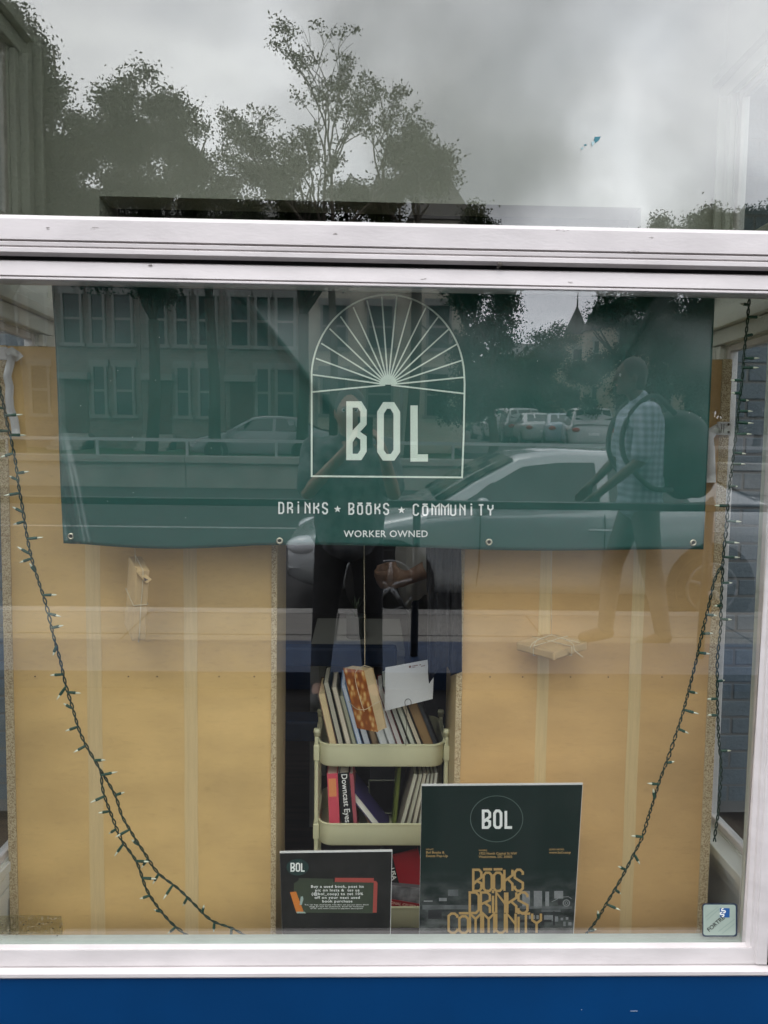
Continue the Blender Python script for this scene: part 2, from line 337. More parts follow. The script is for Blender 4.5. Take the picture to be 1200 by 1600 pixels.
side_window(-1, XL, .085, .36, 2.13, 2.60, 'small white side window high at the left end behind the upper pane')
side_window(1, XR, .085, .515, 2.13, 2.60, 'small white side window high at the right end behind the upper pane')

# grey brick wall that the bay stands out from
def brick_wall(name, xa, xb, label, vis):
    y = 1.30; t = thing(name, ((xa+xb)/2, y, 0), label, 'wall', 'grey brick walls beside the bay')
    bx('mortar', mortar, (xa, y+.012, 0), (xb, y+.2, 7), t, label='pale mortar bed behind the grey bricks')
    bw, bh, px_, pz = .205, .064, .215, .074; src = None; rest = MB(); o0 = wl(t)
    for r in range(int(3.4/pz)):
        z = .05+r*pz; x = xa+(.107 if r % 2 else 0)
        while x+bw < xb:
            if vis[0] < x+bw/2 < vis[1] and .2 < z < 2.15:
                if src is None:
                    src = MB().box((o0.x-bw/2, y-.004, 0), (o0.x+bw/2, y+.012, bh)).build('brick', gbrick, t, bevel=.004); src.location = (x+bw/2-o0.x, 0, z)
                    for v in src.data.vertices: pass
                else: inst(src, t, (x+bw/2-o0.x, random.uniform(-.002, .001), z), (0, random.uniform(-.006, .006), 0))
            else: rest.box((x, y-.002, z), (x+bw, y+.012, z+bh))
            x += px_
    rest.build('bricks_farther_off', gbrick, t, kind='stuff')
brick_wall('grey_brick_wall', XR+.035, 4.2, 'grey painted brick wall seen through the right side window', (1.2, 2.5))
brick_wall('grey_brick_wall', -4.2, XL-.035, 'grey painted brick wall seen through the left side window', (-2.2, -1.15))

# ================================================================== shop front
front = thing('blue_shopfront_wall', (0, -.03, 0), 'glossy blue painted wall under the big window', 'wall')
zs = zz(1527, -.044)
ZL = zz(1466, .175)
XA, XBB = -1.30, 1.42
bx('lower_panel', blue, (XA, -.036, 0), (XBB, .05, zs+.0005), front)
bx('fascia_panel', blue, (XA, -.06, 3.32), (XBB, .05, 3.9), front)
mcp = MB()
for k in range(70):     # nicks where the white edge was cut in
    x = random.uniform(XA, XBB); ww_ = random.uniform(.001, .006)*(3 if random.random() < .12 else 1); h_ = random.uniform(.0006, .0022)
    mcp.box((x, -.0376, zs-h_-.0005), (x+ww_, -.0358, zs))
for px, py, ln in ((908, 1578, 1), (985, 1580, 14), (1050, 1516, 2)): 
    p = P(px, py, -.0365); mcp.box((p.x, -.0374, p.z), (p.x+.0012*ln+.001, -.0358, p.z+.0010))
mcp.build('paint_nicks', chip, front, kind='stuff')

def prof(lst): return [(y, zz(py, y)) for py, y in lst]
win = thing('lower_shop_window', (0, 0, zs), 'big fixed lower window with white vinyl frame over the blue wall', 'window')
XJ = P(1157, 1470, .02).x      # inner edge of the right jamb
XGL = -1.02
# bottom rail and sill
MB().prism(prof([(1474.4, .05), (1474.4, .012), (1474, -.004), (1482, -.008), (1483, -.022), (1508, -.024), (1508.6, -.022), (1510, -.022)])+[(.05, zz(1510, .05))], 'x', XGL, XJ+.028).build('bottom_rail', white, win, bevel=.0008)
MB().prism(prof([(1509.6, .05), (1509.6, -.018), (1510.2, -.028), (1519, -.045), (1520.5, -.048), (1526, -.048), (1527, -.044), (1527.5, -.034)])+[(.05, zz(1536, .05))], 'x', XA, XBB).build('sill', white, win, bevel=.0008)
MB().prism(prof([(1459.5, .062), (1459.5, .024), (1464, .0215), (1472, .0185), (1473.9, .0125), (1490, .0125), (1490, .062)]), 'x', XGL, XJ).build('glazing_bead', bead_m, win)
# right jamb with two steps
zt_ = zz(455, 0); zb_ = zz(1509, -.03)
MB().prism([(XJ-.0015, .028), (XJ-.0015, .022), (XJ-.0008, .0195), (XJ-.0008, .012)]+[(XJ-.0003, .028)], 'z', zz(1473, .03), zt_).build('glazing_bead', bead_m, win)
MB().prism([(XJ, .026), (XJ, -.006), (XJ+.008, -.013), (XJ+.009, -.022), (XJ+.016, -.024), (XJ+.017, -.031), (XJ+.043, -.032), (XJ+.044, -.024), (XJ+.044, .026)], 'z', zb_+.0005, zt_+.02).build('jamb', white, win, bevel=.0008)
MB().prism([(XGL, .05), (XGL, -.032), (XGL-.05, -.031), (XGL-.05, .05)], 'z', zb_+.0005, zt_+.02).build('jamb', white, win, bevel=.0008)
bx('gap_shade', gap_shade_m, (XJ+.0445, -.01, zz(1509, -.03)), (XJ+.0485, .05, zt_+.02), win)  # black strip colours in the shade between jamb and corner post
MB().prism([(XJ+.049, .05), (XJ+.049, -.036), (XJ+.054, -.041), (XJ+.12, -.042), (XBB, -.042), (XBB, .05)], 'z', zb_+.0005, zt_+.05).build('corner_post', white, win, bevel=.001)
MB().prism([(XA, .05), (XA, -.042), (XGL-.056, -.042), (XGL-.056, .05)], 'z', zb_+.0005, zt_+.05).build('corner_post', white, win, bevel=.001)
# head rail of the lower window
MB().prism(prof([(418, .05), (418, -.020), (419.5, -.033), (441, -.038), (442.5, -.030), (444, -.038), (447, -.038), (448.5, -.028), (453, -.020), (455, -.012), (456, .03), (456, .05)]), 'x', XA, XBB).build('head_rail', white, win, bevel=.0008)
bx('gap_shade', gap_shade_m, (XA, -.004, zz(418.2, 0)), (XBB, .05, zz(411, 0)), win)  # black strip colours in the shade of the gap between the rails
# pane, leaning
g0 = zz(1464, .02)-.004; g1 = zt_+.02
vs = []
for x in (XGL, XJ):
    for z in (g0, g1): vs += [(x, yglass(z), z), (x, yglass(z)+.005, z)]
MB().add(vs, [(0, 4, 6, 2), (1, 3, 7, 5), (0, 1, 5, 4), (2, 6, 7, 3), (0, 2, 3, 1), (4, 5, 7, 6)]).build('pane', pane_low, win)

up = thing('upper_shop_window', (0, 0, zz(412, 0)), 'upper window pane mirroring clouds and trees above the white transom', 'window')
MB().prism(prof([(411.5, .05), (411.5, -.028), (406, -.042), (405, -.048), (398, -.048), (397.2, -.041), (395.6, -.041), (395, -.046), (389, -.047), (388.4, -.036), (386, -.036), (385.5, -.046), (353, -.046), (350, -.042), (348.5, -.030), (347.5, .05)]), 'x', XA, XBB).build('bottom_rail', white, up, bevel=.0008)
uz0 = zz(352, .02); uz1 = 3.30
bx('jamb', white, (XA, -.046, zz(348, -.03)+.001), (-1.06, .05, 3.3), up); bx('jamb', white, (1.36, -.046, zz(348, -.03)+.001), (XBB, .05, 3.3), up)
bx('head_rail', white, (XA, -.075, 3.3), (XBB, .05, 3.345), up)
vs = []
def yg2(z): return .012-(z-uz0)*math.tan(DELTA)
for x in (-1.06, 1.36):
    for z in (uz0, uz1): vs += [(x, yg2(z), z), (x, yg2(z)+.005, z)]
MB().add(vs, [(0, 4, 6, 2), (1, 3, 7, 5), (0, 1, 5, 4), (2, 6, 7, 3), (0, 2, 3, 1), (4, 5, 7, 6)]).build('pane', pane_up, up)
sm_ = MB(); random.seed(3)
for px, py, w_ in ((862, 360, 28), (71, 357, 3), (884, 441, 7), (140, 357, 14), (300, 392, 9), (520, 366, 5), (1010, 371, 12), (655, 437, 10), (230, 415, 6), (980, 392, 20)):
    for k in range(5):
        y_ = {True: -.0465, False: -.0372}[py < 412]; a_ = P(px+random.uniform(0, w_), py+random.uniform(-1.5, 1.5), y_); sm_.box((a_.x, y_, a_.z), (a_.x+random.uniform(.001, .008), y_+.002, a_.z+random.uniform(.0004, .0012)))
sm_.build('scuff_marks', mat('grey_scuffs', (.33, .30, .28), .7), up, kind='stuff')
# small dried blob on the rail and nick
m = MB(); p = P(781, 413, -.045); m.ellips(p, (.006, .004, .005)); p = P(778, 418, -.038); m.ellips(p, (.003, .003, .003)); m.build('dried_spatter', mat('dried_dirt', (.08, .07, .06), .9), up)
# transom board behind, closing the bay between the windows
struct(bx('transom_backing', trimw, (XL, .051, zz(440, .05)), (XR, .06, zz(352, .05))))

# scraps stuck on the glass
teal = mat('teal_film_scrap', (.02, .16, .20), .4); paleteal = mat('pale_film_scrap', (.35, .5, .52), .4)
def onglass(px, py, lift=.0015, up_=False):
    z = P(px, py, 0).z
    for _ in range(3):
        y = (yg2 if up_ else yglass)(z)-lift; z = P(px, py, y).z
    return P(px, py, y)
def patch(mb, pts, lift=.0015, th=.0006, up_=False):
    a = [onglass(x, y, lift, up_) for x, y in pts]; b = [q+Vector((0, th, 0)) for q in a]; n = len(a)
    mb.add(a+b, [tuple(range(n)), tuple(range(n, 2*n))[::-1]]+[(i, n+i, n+(i+1) % n, (i+1) % n) for i in range(n)])
m = MB(); patch(m, [(929, 214), (939, 213), (936, 219), (931, 223), (928, 221)], up_=True)
patch(m, [(912, 226), (916, 225), (917, 227), (914, 228)], up_=True)
tag(m.build('film_scrap', teal), 'tiny torn teal film scrap stuck on the upper pane', 'scrap')
m = MB(); patch(m, [(924, 222), (930, 220), (926, 229)], up_=True); patch(m, [(907, 231), (912, 230), (910, 234)], up_=True)
tag(m.build('film_scrap', paleteal), 'tiny pale film scrap stuck just below the teal one on the upper pane', 'scrap')

# ================================================================== banner
bgreen = mat('green_vinyl', (.006, .078, .062), .34, spec=1.0, var=.05, vscale=2.5, bump=.03, bscale=9)
inkm = mat('pale_green_ink', (.72, .84, .72), .5); inkw = mat('white_ink', (.86, .88, .84), .5)
brass = mat('grommet_metal', (.62, .58, .45), .28, metal=1)
YBN = .105
def lerp(a, b, t): return a+(b-a)*t
def seg_d(px, py, a, b):
    ax, ay = a; bx_, by = b; dx, dy = bx_-ax, by-ay; t = max(0, min(1, ((px-ax)*dx+(py-ay)*dy)/(dx*dx+dy*dy)))
    return math.hypot(px-ax-t*dx, py-ay-t*dy), t, ((px-ax)*dy-(py-ay)*dx)/math.hypot(dx, dy)
def fold(px, py):
    y = .004*math.sin(px*.012+py*.003)+.0025*math.sin(px*.031-py*.008+1)
    d, t, s = seg_d(px, py, (88, 640), (133, 870)); y += (-.020*math.exp(-(s/8)**2)+.010*math.exp(-((s+16)/9)**2))*min(1, t*2.0)*(abs(d-abs(s)) < 8)
    d, t, s = seg_d(px, py, (60, 560), (118, 870)); y += .006*math.exp(-(d/30)**2)
    d, t, s = seg_d(px, py, (330, 400), (520, 640)); y += -.055*(math.exp(-max(0, s)/75) if s > 0 else math.exp(s/14))*math.exp(-((d-abs(s))/30)**2)*(1-.75*t)*min(1, max(0, (py-395)/60))
    d, t, s = seg_d(px, py, (560, 380), (620, 560)); y += -.010*math.exp(-(d/45)**2)*(1-t)
    d, t, s = seg_d(px, py, (1060, 400), (930, 640)); y += -.038*(math.exp(-abs(s)/60) if s < 0 else math.exp(-s/14))*math.exp(-((d-abs(s))/30)**2)*(1-.75*t)
    d, t, s = seg_d(px, py, (1000, 400), (860, 520)); y += .008*math.exp(-(d/35)**2)*(1-.8*t)
    y += .0015*mnoise.noise(Vector((px*.02, py*.02, 3)))
    return YBN+y
nx, ny = 280, 80
m = MB(); grid = []
for j in range(ny+1):
    t = j/ny
    for i in range(nx+1):
        s = i/nx
        xl = lerp(77, 101, t)+2*math.sin(t*5); xr = lerp(1119, 1099, t)
        yt = 395+23*s; yb = lerp(849, 861, s)+2.5*math.sin(s*11)+(4 if 0.03 < s < .3 else 0)*math.sin((s-.03)/.27*math.pi)
        px = lerp(xl, xr, s); py = lerp(yt, yb, t); grid.append(P(px, py, fold(px, py)))
m.add(grid, [(j*(nx+1)+i, (j+1)*(nx+1)+i, (j+1)*(nx+1)+i+1, j*(nx+1)+i+1) for j in range(ny) for i in range(nx)])
banner = thing('shop_banner', P(600, 860, YBN), 'long dark green vinyl banner with arched sunburst emblem and white lettering', 'banner')
bo_ = m.build('vinyl_sheet', bgreen, banner, smooth=True); sm = bo_.modifiers.new('solid', 'SOLIDIFY'); sm.thickness = .0006; sm.offset = 1
def onb(u, v, k=0): return P(u, v, fold(u, v)-.0024-.00012*k)
m = MB()
arch = [(487, 743)]
cx, cy, ax, ay = 606, 592, 119.5, 131.5
arch += [(487, 744), (487, 600)]
for i in range(1, 40):
    a = math.pi-math.pi*i/40; arch.append((cx+ax*math.cos(a), cy-ay*math.sin(a)))
arch += [(726, 600), (724.5, 680), (722, 746), (487, 744)]
arch = arch[1:]
ribbon(m, arch, 1.35, onb, 0)
c0 = (606.5, 598)
ends = [(488, 612.5), (488.5, 585.5), (493.5, 560), (502, 536.5), (515, 513.5), (532, 494.5), (552, 480), (573.5, 469.5), (596.5, 463.5), (620, 463), (643, 469.5), (665.5, 480.5), (684.5, 495.5), (701, 514.5), (713.5, 538), (722, 563), (725.5, 589.5), (725.5, 615)]
for k, p in enumerate(ends): ribbon(m, [p, (c0[0]+(p[0]-c0[0])*.04, c0[1]+(p[1]-c0[1])*.04+3)], 1.15, onb, 1+k % 3)
core = [onb(c0[0]+rx*math.cos(a), c0[1]+3-ry*math.sin(a), 4) for rx, ry, a in [(13+1.5*(i % 2), 14+1.5*(i % 2), math.pi*i/14) for i in range(15)]]
m.add([onb(c0[0], c0[1]+3, 4)]+core, [(0, i+1, i+2) for i in range(14)])
m.build('sunburst_emblem', inkm, banner)
m = MB()
deco(m, 'B', 546, 714, 22, 82, 20, 10, onb); deco(m, 'O', 594.5, 714.5, 25.5, 81, 20, 10.5, onb); deco(m, 'L', 647, 715.5, 23, 82, 20, 11.5, onb)
m.build('name_lettering', inkm, banner)
def spaced(txt, x0, x1, y, h, sw, mb, fn, dots=True):
    n = len(txt); st = (x1-x0)/n
    for i, ch in enumerate(txt):
        deco(mb, ch, x0+i*st+(st*.15 if ch != 'i' else st*.3), y+(x0+i*st-436)*.006, st*(.5 if ch != 'M' else .58), h, 0, sw, fn)
for args in (('DRiNKS', 434, 516, 802), ('BooKS', 543.5, 611.5, 802.5), ('CoMMUNiTY', 644, 775, 803.5)):
    m = MB(); spaced(*args, 16.5, 2.4, m, onb); m.build('tagline_word', inkw, banner)
for args in ((521.5, 801.5), (621.5, 803)):
    m = MB(); deco(m, '*', *args, 9, 14, 0, 2, onb); m.build('star', inkw, banner)
m = MB(); typed(m, 'WORKER OWNED', onb, 603, 839, 14.6, 'CENTER', bold=.012, sx=1.02, space=1.08); m.build('owner_line', inkw, banner)
for k, (px, py) in enumerate(((111, 838), (437, 845), (764, 847), (1083, 848))):
    mm = MB(); c = onb(px, py, 0)+Vector((0, -.0015, 0)); n = 20; vs = []; fs = []
    for i in range(n):
        a = 2*math.pi*i/n
        for j, (r, dy) in enumerate(((.0042, .001), (.0048, -.0012), (.0075, -.0014), (.0088, .0008))): vs.append(c+Vector((r*math.cos(a), dy, r*math.sin(a))))
        for j in range(3): fs.append((4*i+j, 4*((i+1) % n)+j, 4*((i+1) % n)+j+1, 4*i+j+1))
    mm.add(vs, fs); g = mm.build('grommet', brass, banner, smooth=True)
    MB().prism([(c.x+.0046*math.cos(2*math.pi*i/14), c.z+.0046*math.sin(2*math.pi*i/14)) for i in range(14)], 'y', c.y-.0002, c.y+.0012).build('grommet_hole', mat('hole_dark', (.02, .02, .015), .8) if k == 0 else bpy.data.materials['hole_dark'], g)
m = MB()
for px, py in ((184, 579), (207, 683), (249, 527), (126, 634), (173, 595), (208, 770), (243, 594), (290, 809), (168, 783), (1077, 645), (1095, 652), (330, 700), (840, 564), (969, 564), (372, 444), (389, 462), (1104, 824)):
    p = onb(px, py, 0); m.ellips(p, .0008, 6, 4)
m.build('dust_specks', inkw, banner, kind='stuff')

# ================================================================== bookcases seen from behind
YC = .25
def bookcase(x0p, x1p, ztp, label, bm, ew0, ew1, tapes, nails, slit=None):
    x0 = P(x0p, 860, YC).x; x1 = P(x1p, 860, YC).x; zt = ztp; z0 = BAYF+.002; D = .245; e0 = ew0; e1 = ew1
    t = thing('bookcase', ((x0+x1)/2, YC+D/2, z0), label, 'bookcase', 'bookcases turned with their backs to the window')
    for a, b in ((x0, x0+e0), (x1-e1, x1)):
        sp = bx('side_panel', sidepm, (a, YC+.002, z0), (b, YC+D, zt), t); bx('chipboard_edge', chipm, (a+.0006, YC, z0), (b-.0006, YC+.0018, zt), sp)
    bx('back_panel', bm, (x0+e0, YC+.004, z0), (x1-e1, YC+.008, zt-.003), t)
    bx('top_panel', sidepm, (x0+e0, YC+.009, zt-.02), (x1-e1, YC+D, zt), t)
    for k in range(4):
        z = z0+.08+k*.33; bx('shelf', sidepm, (x0+e0, YC+.012, z), (x1-e1, YC+D-.01, z+.018), t)
    for a, b, za, zb in tapes:
        xa = P(a, 1050, YC).x; xb = P(b, 1050, YC).x; n = 24; mm = MB(); ph = random.random()*6
        for i in range(n):
            z1 = lerp(za, zb, i/n); z2 = lerp(za, zb, (i+1)/n); w1 = .0006*math.sin(i*1.3+ph); w2 = .0006*math.sin((i+1)*1.3+ph)
            mm.add([(xa+w1, YC+.0032, z1), (xb+w1, YC+.0032, z1), (xb+w2, YC+.0032, z2), (xa+w2, YC+.0032, z2), (xa+w1, YC+.0039, z1), (xb+w1, YC+.0039, z1), (xb+w2, YC+.0039, z2), (xa+w2, YC+.0039, z2)],
                   [(0, 1, 2, 3), (4, 7, 6, 5), (0, 3, 7, 4), (1, 5, 6, 2)])
        mm.build('tape_strip', tapem, t)
    for px in nails:
        p = P(px, 1058+(px-600)*.001, YC); MB().ellips((p.x, YC+.003, p.z), (.0022, .0015, .0018), 8, 6).build('nail', darknail, t)
    if slit:
        a = P(slit[0], slit[1], YC); b = P(slit[0]+1.6, slit[2], YC); bx('slit', darknail, (a.x, YC+.0036, b.z), (a.x+.0022, YC+.0044, a.z), t)
    return t
bookcase(2, 433, P(40, 540, YC).z, 'tan hardboard back of the left bookcase with raw chipboard edges', boardm, .024, .0155, [(135, 158, BAYF+.01, 1.775), (287, 308, BAYF+.01, 1.775)], (54, 200, 245, 342, 397))
bookcase(717, 1131, P(1130, 561, YC).z, 'browner hardboard back of the right bookcase with chipboard edges', boardm2, .017, .027, [(840, 858, BAYF+.01, 1.76), (984, 1003, BAYF+.01, 1.76)], (766, 817, 892, 951, 1035), (841, 1035, 1089))

# ================================================================== fairy lights
wirem = mat('dark_green_wire', (.006, .030, .018), .45); sockm = mat('green_socket', (.010, .062, .038), .4); tipm = mat('clear_bulb', (.75, .78, .62), .12, spec=.8); 
def light_string(paths, bulbs, label, y=.075):
    t = thing('light_string', P(*paths[0][0], y), label, 'fairy lights', 'strings of unlit fairy lights'); m = MB()
    dense = []
    for k, pth in enumerate(paths):
        w3 = smoothpath([P(a, b, y+.006*math.sin(a*.07+k)) for a, b in pth], 12); dense.append(w3)
        L = 0; acc = [0]
        for i in range(1, len(w3)): L += (w3[i]-w3[i-1]).length; acc.append(L)
        n = int(L/.004); xs = np.interp(np.linspace(0, L, n), acc, [p.x for p in w3]); ys = np.interp(np.linspace(0, L, n), acc, [p.y for p in w3]); zs_ = np.interp(np.linspace(0, L, n), acc, [p.z for p in w3])
        for ph in (0, math.pi):
            pts = []
            for i in range(n):
                s_ = i*.004; am = .0026+.0022*max(0, mnoise.noise(Vector((s_*9, k*5, 1)))); a = s_*2*math.pi/.045+ph+2*mnoise.noise(Vector((s_*6, k, 2)))
                pts.append((xs[i]+am*math.cos(a)+.003*mnoise.noise(Vector((s_*11, k, 7))), ys[i]+am*math.sin(a)*.7, zs_[i]))
            m.tube(pts, .0019, 5)
    m.build('wire', wirem, t, smooth=True)
    so0 = None
    o0 = wl(t)
    for (px, py, ang, ln) in bulbs:
        p = P(px, py, y-.002); p = min((q_ for w_ in dense for q_ in w_), key=lambda q_: (q_.x-p.x)**2+(q_.z-p.z)**2)+Vector((0, -.002, 0))
        if so0 is None:
            a = MB(); a.tube([o0, o0+Vector((.004, 0, 0)), o0+Vector((.0165, 0, 0)), o0+Vector((.019, 0, 0))], [.0024, .0034, .0040, .0034], 8); s0 = a.build('bulb_socket', sockm, t, smooth=True)
            a = MB(); a.tube([o0+Vector((.0188, 0, 0)), o0+Vector((.023, 0, 0)), o0+Vector((.0275, 0, 0)), o0+Vector((.030, 0, 0))], [.0024, .0024, .0013, .0004], 8); t0 = a.build('bulb_tip', tipm, s0, smooth=True)
            so0 = (s0, t0); s = s0
        else:
            s = inst(so0[0], t); inst(so0[1], s)
        s.location = p-o0; s.rotation_euler = (0, -R(ang), random.uniform(-.6, .6)); q = ln/9.8; s.scale = (q, 1, 1)
def auto_bulbs(path, every, start=0):
    o = []; acc = start; side = 1
    for (a, b), (c, d) in zip(path, path[1:]):
        L = math.hypot(c-a, d-b); s = every-acc
        while s < L:
            t = s/L; o.append((lerp(a, c, t), lerp(b, d, t), (180 if side < 0 else 0)+random.uniform(-35, 30), random.uniform(9, 13))); s += every*random.uniform(.8, 1.2); side = -side if random.random() < .75 else side
        acc = (L-s+every) % every
    return o
la = [(-6, 575), (3, 620), (10, 655), (18, 690), (28, 750), (38, 810), (47, 862), (58, 900), (70, 940), (82, 985), (95, 1035), (108, 1090), (122, 1135), (138, 1170), (158, 1205)]
lb = [(158, 1205), (163, 1240), (178, 1285), (190, 1312), (214, 1348), (232, 1395), (262, 1436), (292, 1462)]
lc = [(158, 1205), (180, 1242), (190, 1275), (205, 1300), (222, 1327), (246, 1362), (278, 1388), (303, 1412), (330, 1438), (362, 1450), (386, 1462)]
bl = [(5, 637, 175, 11), (18, 647, 5, 13), (0, 675, 180, 12), (12, 681, 0, 12), (20, 706, 200, 10), (24, 738, 10, 10), (28, 748, 165, 12), (36, 772, 190, 12), (40, 798, 160, 12), (45, 812, 195, 11), (48, 842, 5, 12), (46, 866, 150, 12), (46, 872, 200, 11), (58, 892, 120, 9), (70, 929, 0, 11), (76, 957, -10, 12), (86, 978, 15, 12), (84, 1012, 250, 8), (100, 1055, 185, 11), (102, 1072, 235, 13), (118, 1080, 0, 12), (112, 1108, 160, 9), (124, 1135, 200, 11), (132, 1165, 205, 11), (150, 1185, 10, 12), (158, 1212, 5, 13), (160, 1244, 195, 12), (172, 1270, 180, 9), (180, 1244, 10, 8), (178, 1297, 215, 12), (196, 1318, 235, 13), (200, 1298, 200, 12), (213, 1320, 165, 9), (214, 1343, 5, 13), (232, 1341, 235, 11), (225, 1370, -5, 12), (249, 1365, 240, 11), (236, 1398, 200, 9), (272, 1382, 235, 14), (290, 1405, 240, 11), (253, 1423, 185, 8), (276, 1446, 225, 12), (322, 1420, 75, 8), (337, 1438, 265, 9), (361, 1450, 265, 9)]
light_string([la, lb, lc], bl, 'string of unlit green fairy lights sagging across the left bookcase')
ra = [(1174, 445), (1168, 500), (1162, 560), (1156, 620), (1149, 690), (1140, 760), (1134, 830), (1130, 880), (1126, 960), (1121, 1050), (1122, 1130), (1126, 1200), (1124, 1250), (1117, 1315)]
rb = [(1130, 880), (1118, 905), (1106, 950), (1097, 990), (1086, 1040), (1076, 1080), (1062, 1130), (1045, 1180), (1030, 1225), (1015, 1270), (1003, 1310), (985, 1345), (972, 1368), (955, 1400), (938, 1430), (914, 1462)]
br = [(1168, 477, 180, 11), (1172, 495, -5, 11), (1166, 525, 10, 8), (1166, 562, 0, 12), (1164, 577, 0, 12), (1154, 595, 180, 9), (1152, 612, 180, 9), (1158, 628, 0, 8), (1155, 643, 0, 11), (1153, 661, -3, 12), (1150, 677, 0, 12), (1142, 709, -5, 9), (1145, 723, 0, 11), (1138, 758, 0, 8), (1136, 792, 180, 11), (1134, 812, 0, 11), (1132, 845, 0, 11), (1130, 869, 0, 13), (1130, 908, 0, 9), (1126, 943, 180, 8), (1124, 970, 0, 9), (1127, 1063, 0, 8), (1120, 1089, 180, 10), (1121, 1117, 180, 9), (1128, 1170, 5, 9), (1104, 959, -5, 9), (1098, 990, 0, 11), (1090, 1020, -5, 10), (1078, 1082, -15, 9), (1068, 1110, -15, 13), (1060, 1137, -20, 9), (1044, 1192, 10, 7), (1022, 1221, 170, 12), (1018, 1247, 100, 9), (996, 1305, 178, 10), (988, 1334, -60, 10), (970, 1355, 150, 11), (962, 1388, -40, 10), (950, 1412, -20, 12), (930, 1432, 95, 8), (918, 1455, 0, 8)]
light_string([ra, rb], br, 'string of unlit green fairy lights hanging down the right side')

# ================================================================== anti-tip straps
strapw = mat('white_webbing', (.62, .61, .58), .7, var=.05, bump=.2, bscale=300); brk = mat('white_plastic', (.66, .65, .63), .4)
def strip(mb, pts, w, th=.0012):   # vertical-ish ribbon following pixel path at given depths [(px,py,Y)], width in px
    n = len(pts); a = []
    for i, (px, py, Y) in enumerate(pts):
        q = pts[min(i+1, n-1)]; r = pts[max(i-1, 0)]; dx, dy = q[0]-r[0], q[1]-r[1]; L = math.hypot(dx, dy) or 1; nx_, ny_ = -dy/L*w/2, dx/L*w/2
        a += [P(px+nx_, py+ny_, Y), P(px-nx_, py-ny_, Y), P(px-nx_, py-ny_, Y)+Vector((0, th, 0)), P(px+nx_, py+ny_, Y)+Vector((0, th, 0))]
    fs = [(0, 1, 2, 3), tuple(4*(n-1)+k for k in (3, 2, 1, 0))]
    for i in range(n-1):
        for k in range(4): fs.append((4*i+k, 4*i+(k+1) % 4, 4*i+4+(k+1) % 4, 4*i+4+k))
    mb.add(a, fs)
t = thing('wall_strap', P(10, 560, YC), 'crumpled white webbing strap on a bracket at the top of the left bookcase', 'strap', 'white anti-tip straps on the bookcases')
m = MB(); a = P(-6, 542, YC-.008); b = P(11, 562, YC-.008); m.box((a.x, YC-.008, b.z), (b.x, YC-.0005, a.z)); m.build('bracket', brk, t, bevel=.001)
m = MB(); strip(m, [(8, 553, YC-.01), (18, 549, YC-.016), (27, 556, YC-.012), (31, 561, YC-.014)], 14); m.build('strap_end', strapw, t, smooth=True)
m = MB(); strip(m, [(19, 556, YC-.02), (15, 572, YC-.014), (11, 588, YC-.024), (15, 605, YC-.012), (14, 622, YC-.02), (16, 640, YC-.010), (22, 655, YC-.018), (24, 668, YC-.016), (25, 680, YC-.02)], 13); m.build('webbing', strapw, t, smooth=True)
t = thing('wall_strap', P(1130, 670, YC), 'white webbing strap on a two-screw bracket at the edge of the right bookcase', 'strap', 'white anti-tip straps on the bookcases')
m = MB(); a = P(1122, 659, YC-.008); b = P(1143, 680, YC-.008); m.box((a.x, YC-.008, b.z), (b.x, YC-.0005, a.z))
brko = m.build('bracket', brk, t, bevel=.001)
for px, py in ((1138.5, 663), (1138.5, 675)):
    p = P(px, py, YC-.009); MB().ellips(p, (.0036, .0014, .0036), 10, 6).build('screw', darknail, brko)
for px in (1127.5, 1131):
    p = P(px, 662, YC-.0085); q = P(px+.8, 676, YC-.0085); MB().box((p.x, YC-.0088, q.z), (p.x+.0012, YC-.0078, p.z)).build('slot', darknail, brko)
m = MB(); strip(m, [(1124, 668, YC-.010), (1114, 674, YC-.014), (1108, 684, YC-.018), (1109.5, 700, YC-.014), (1110.5, 725, YC-.016), (1111, 740, YC-.012), (1111.5, 754, YC-.016)], 14.5); m.build('webbing', strapw, t, smooth=True)
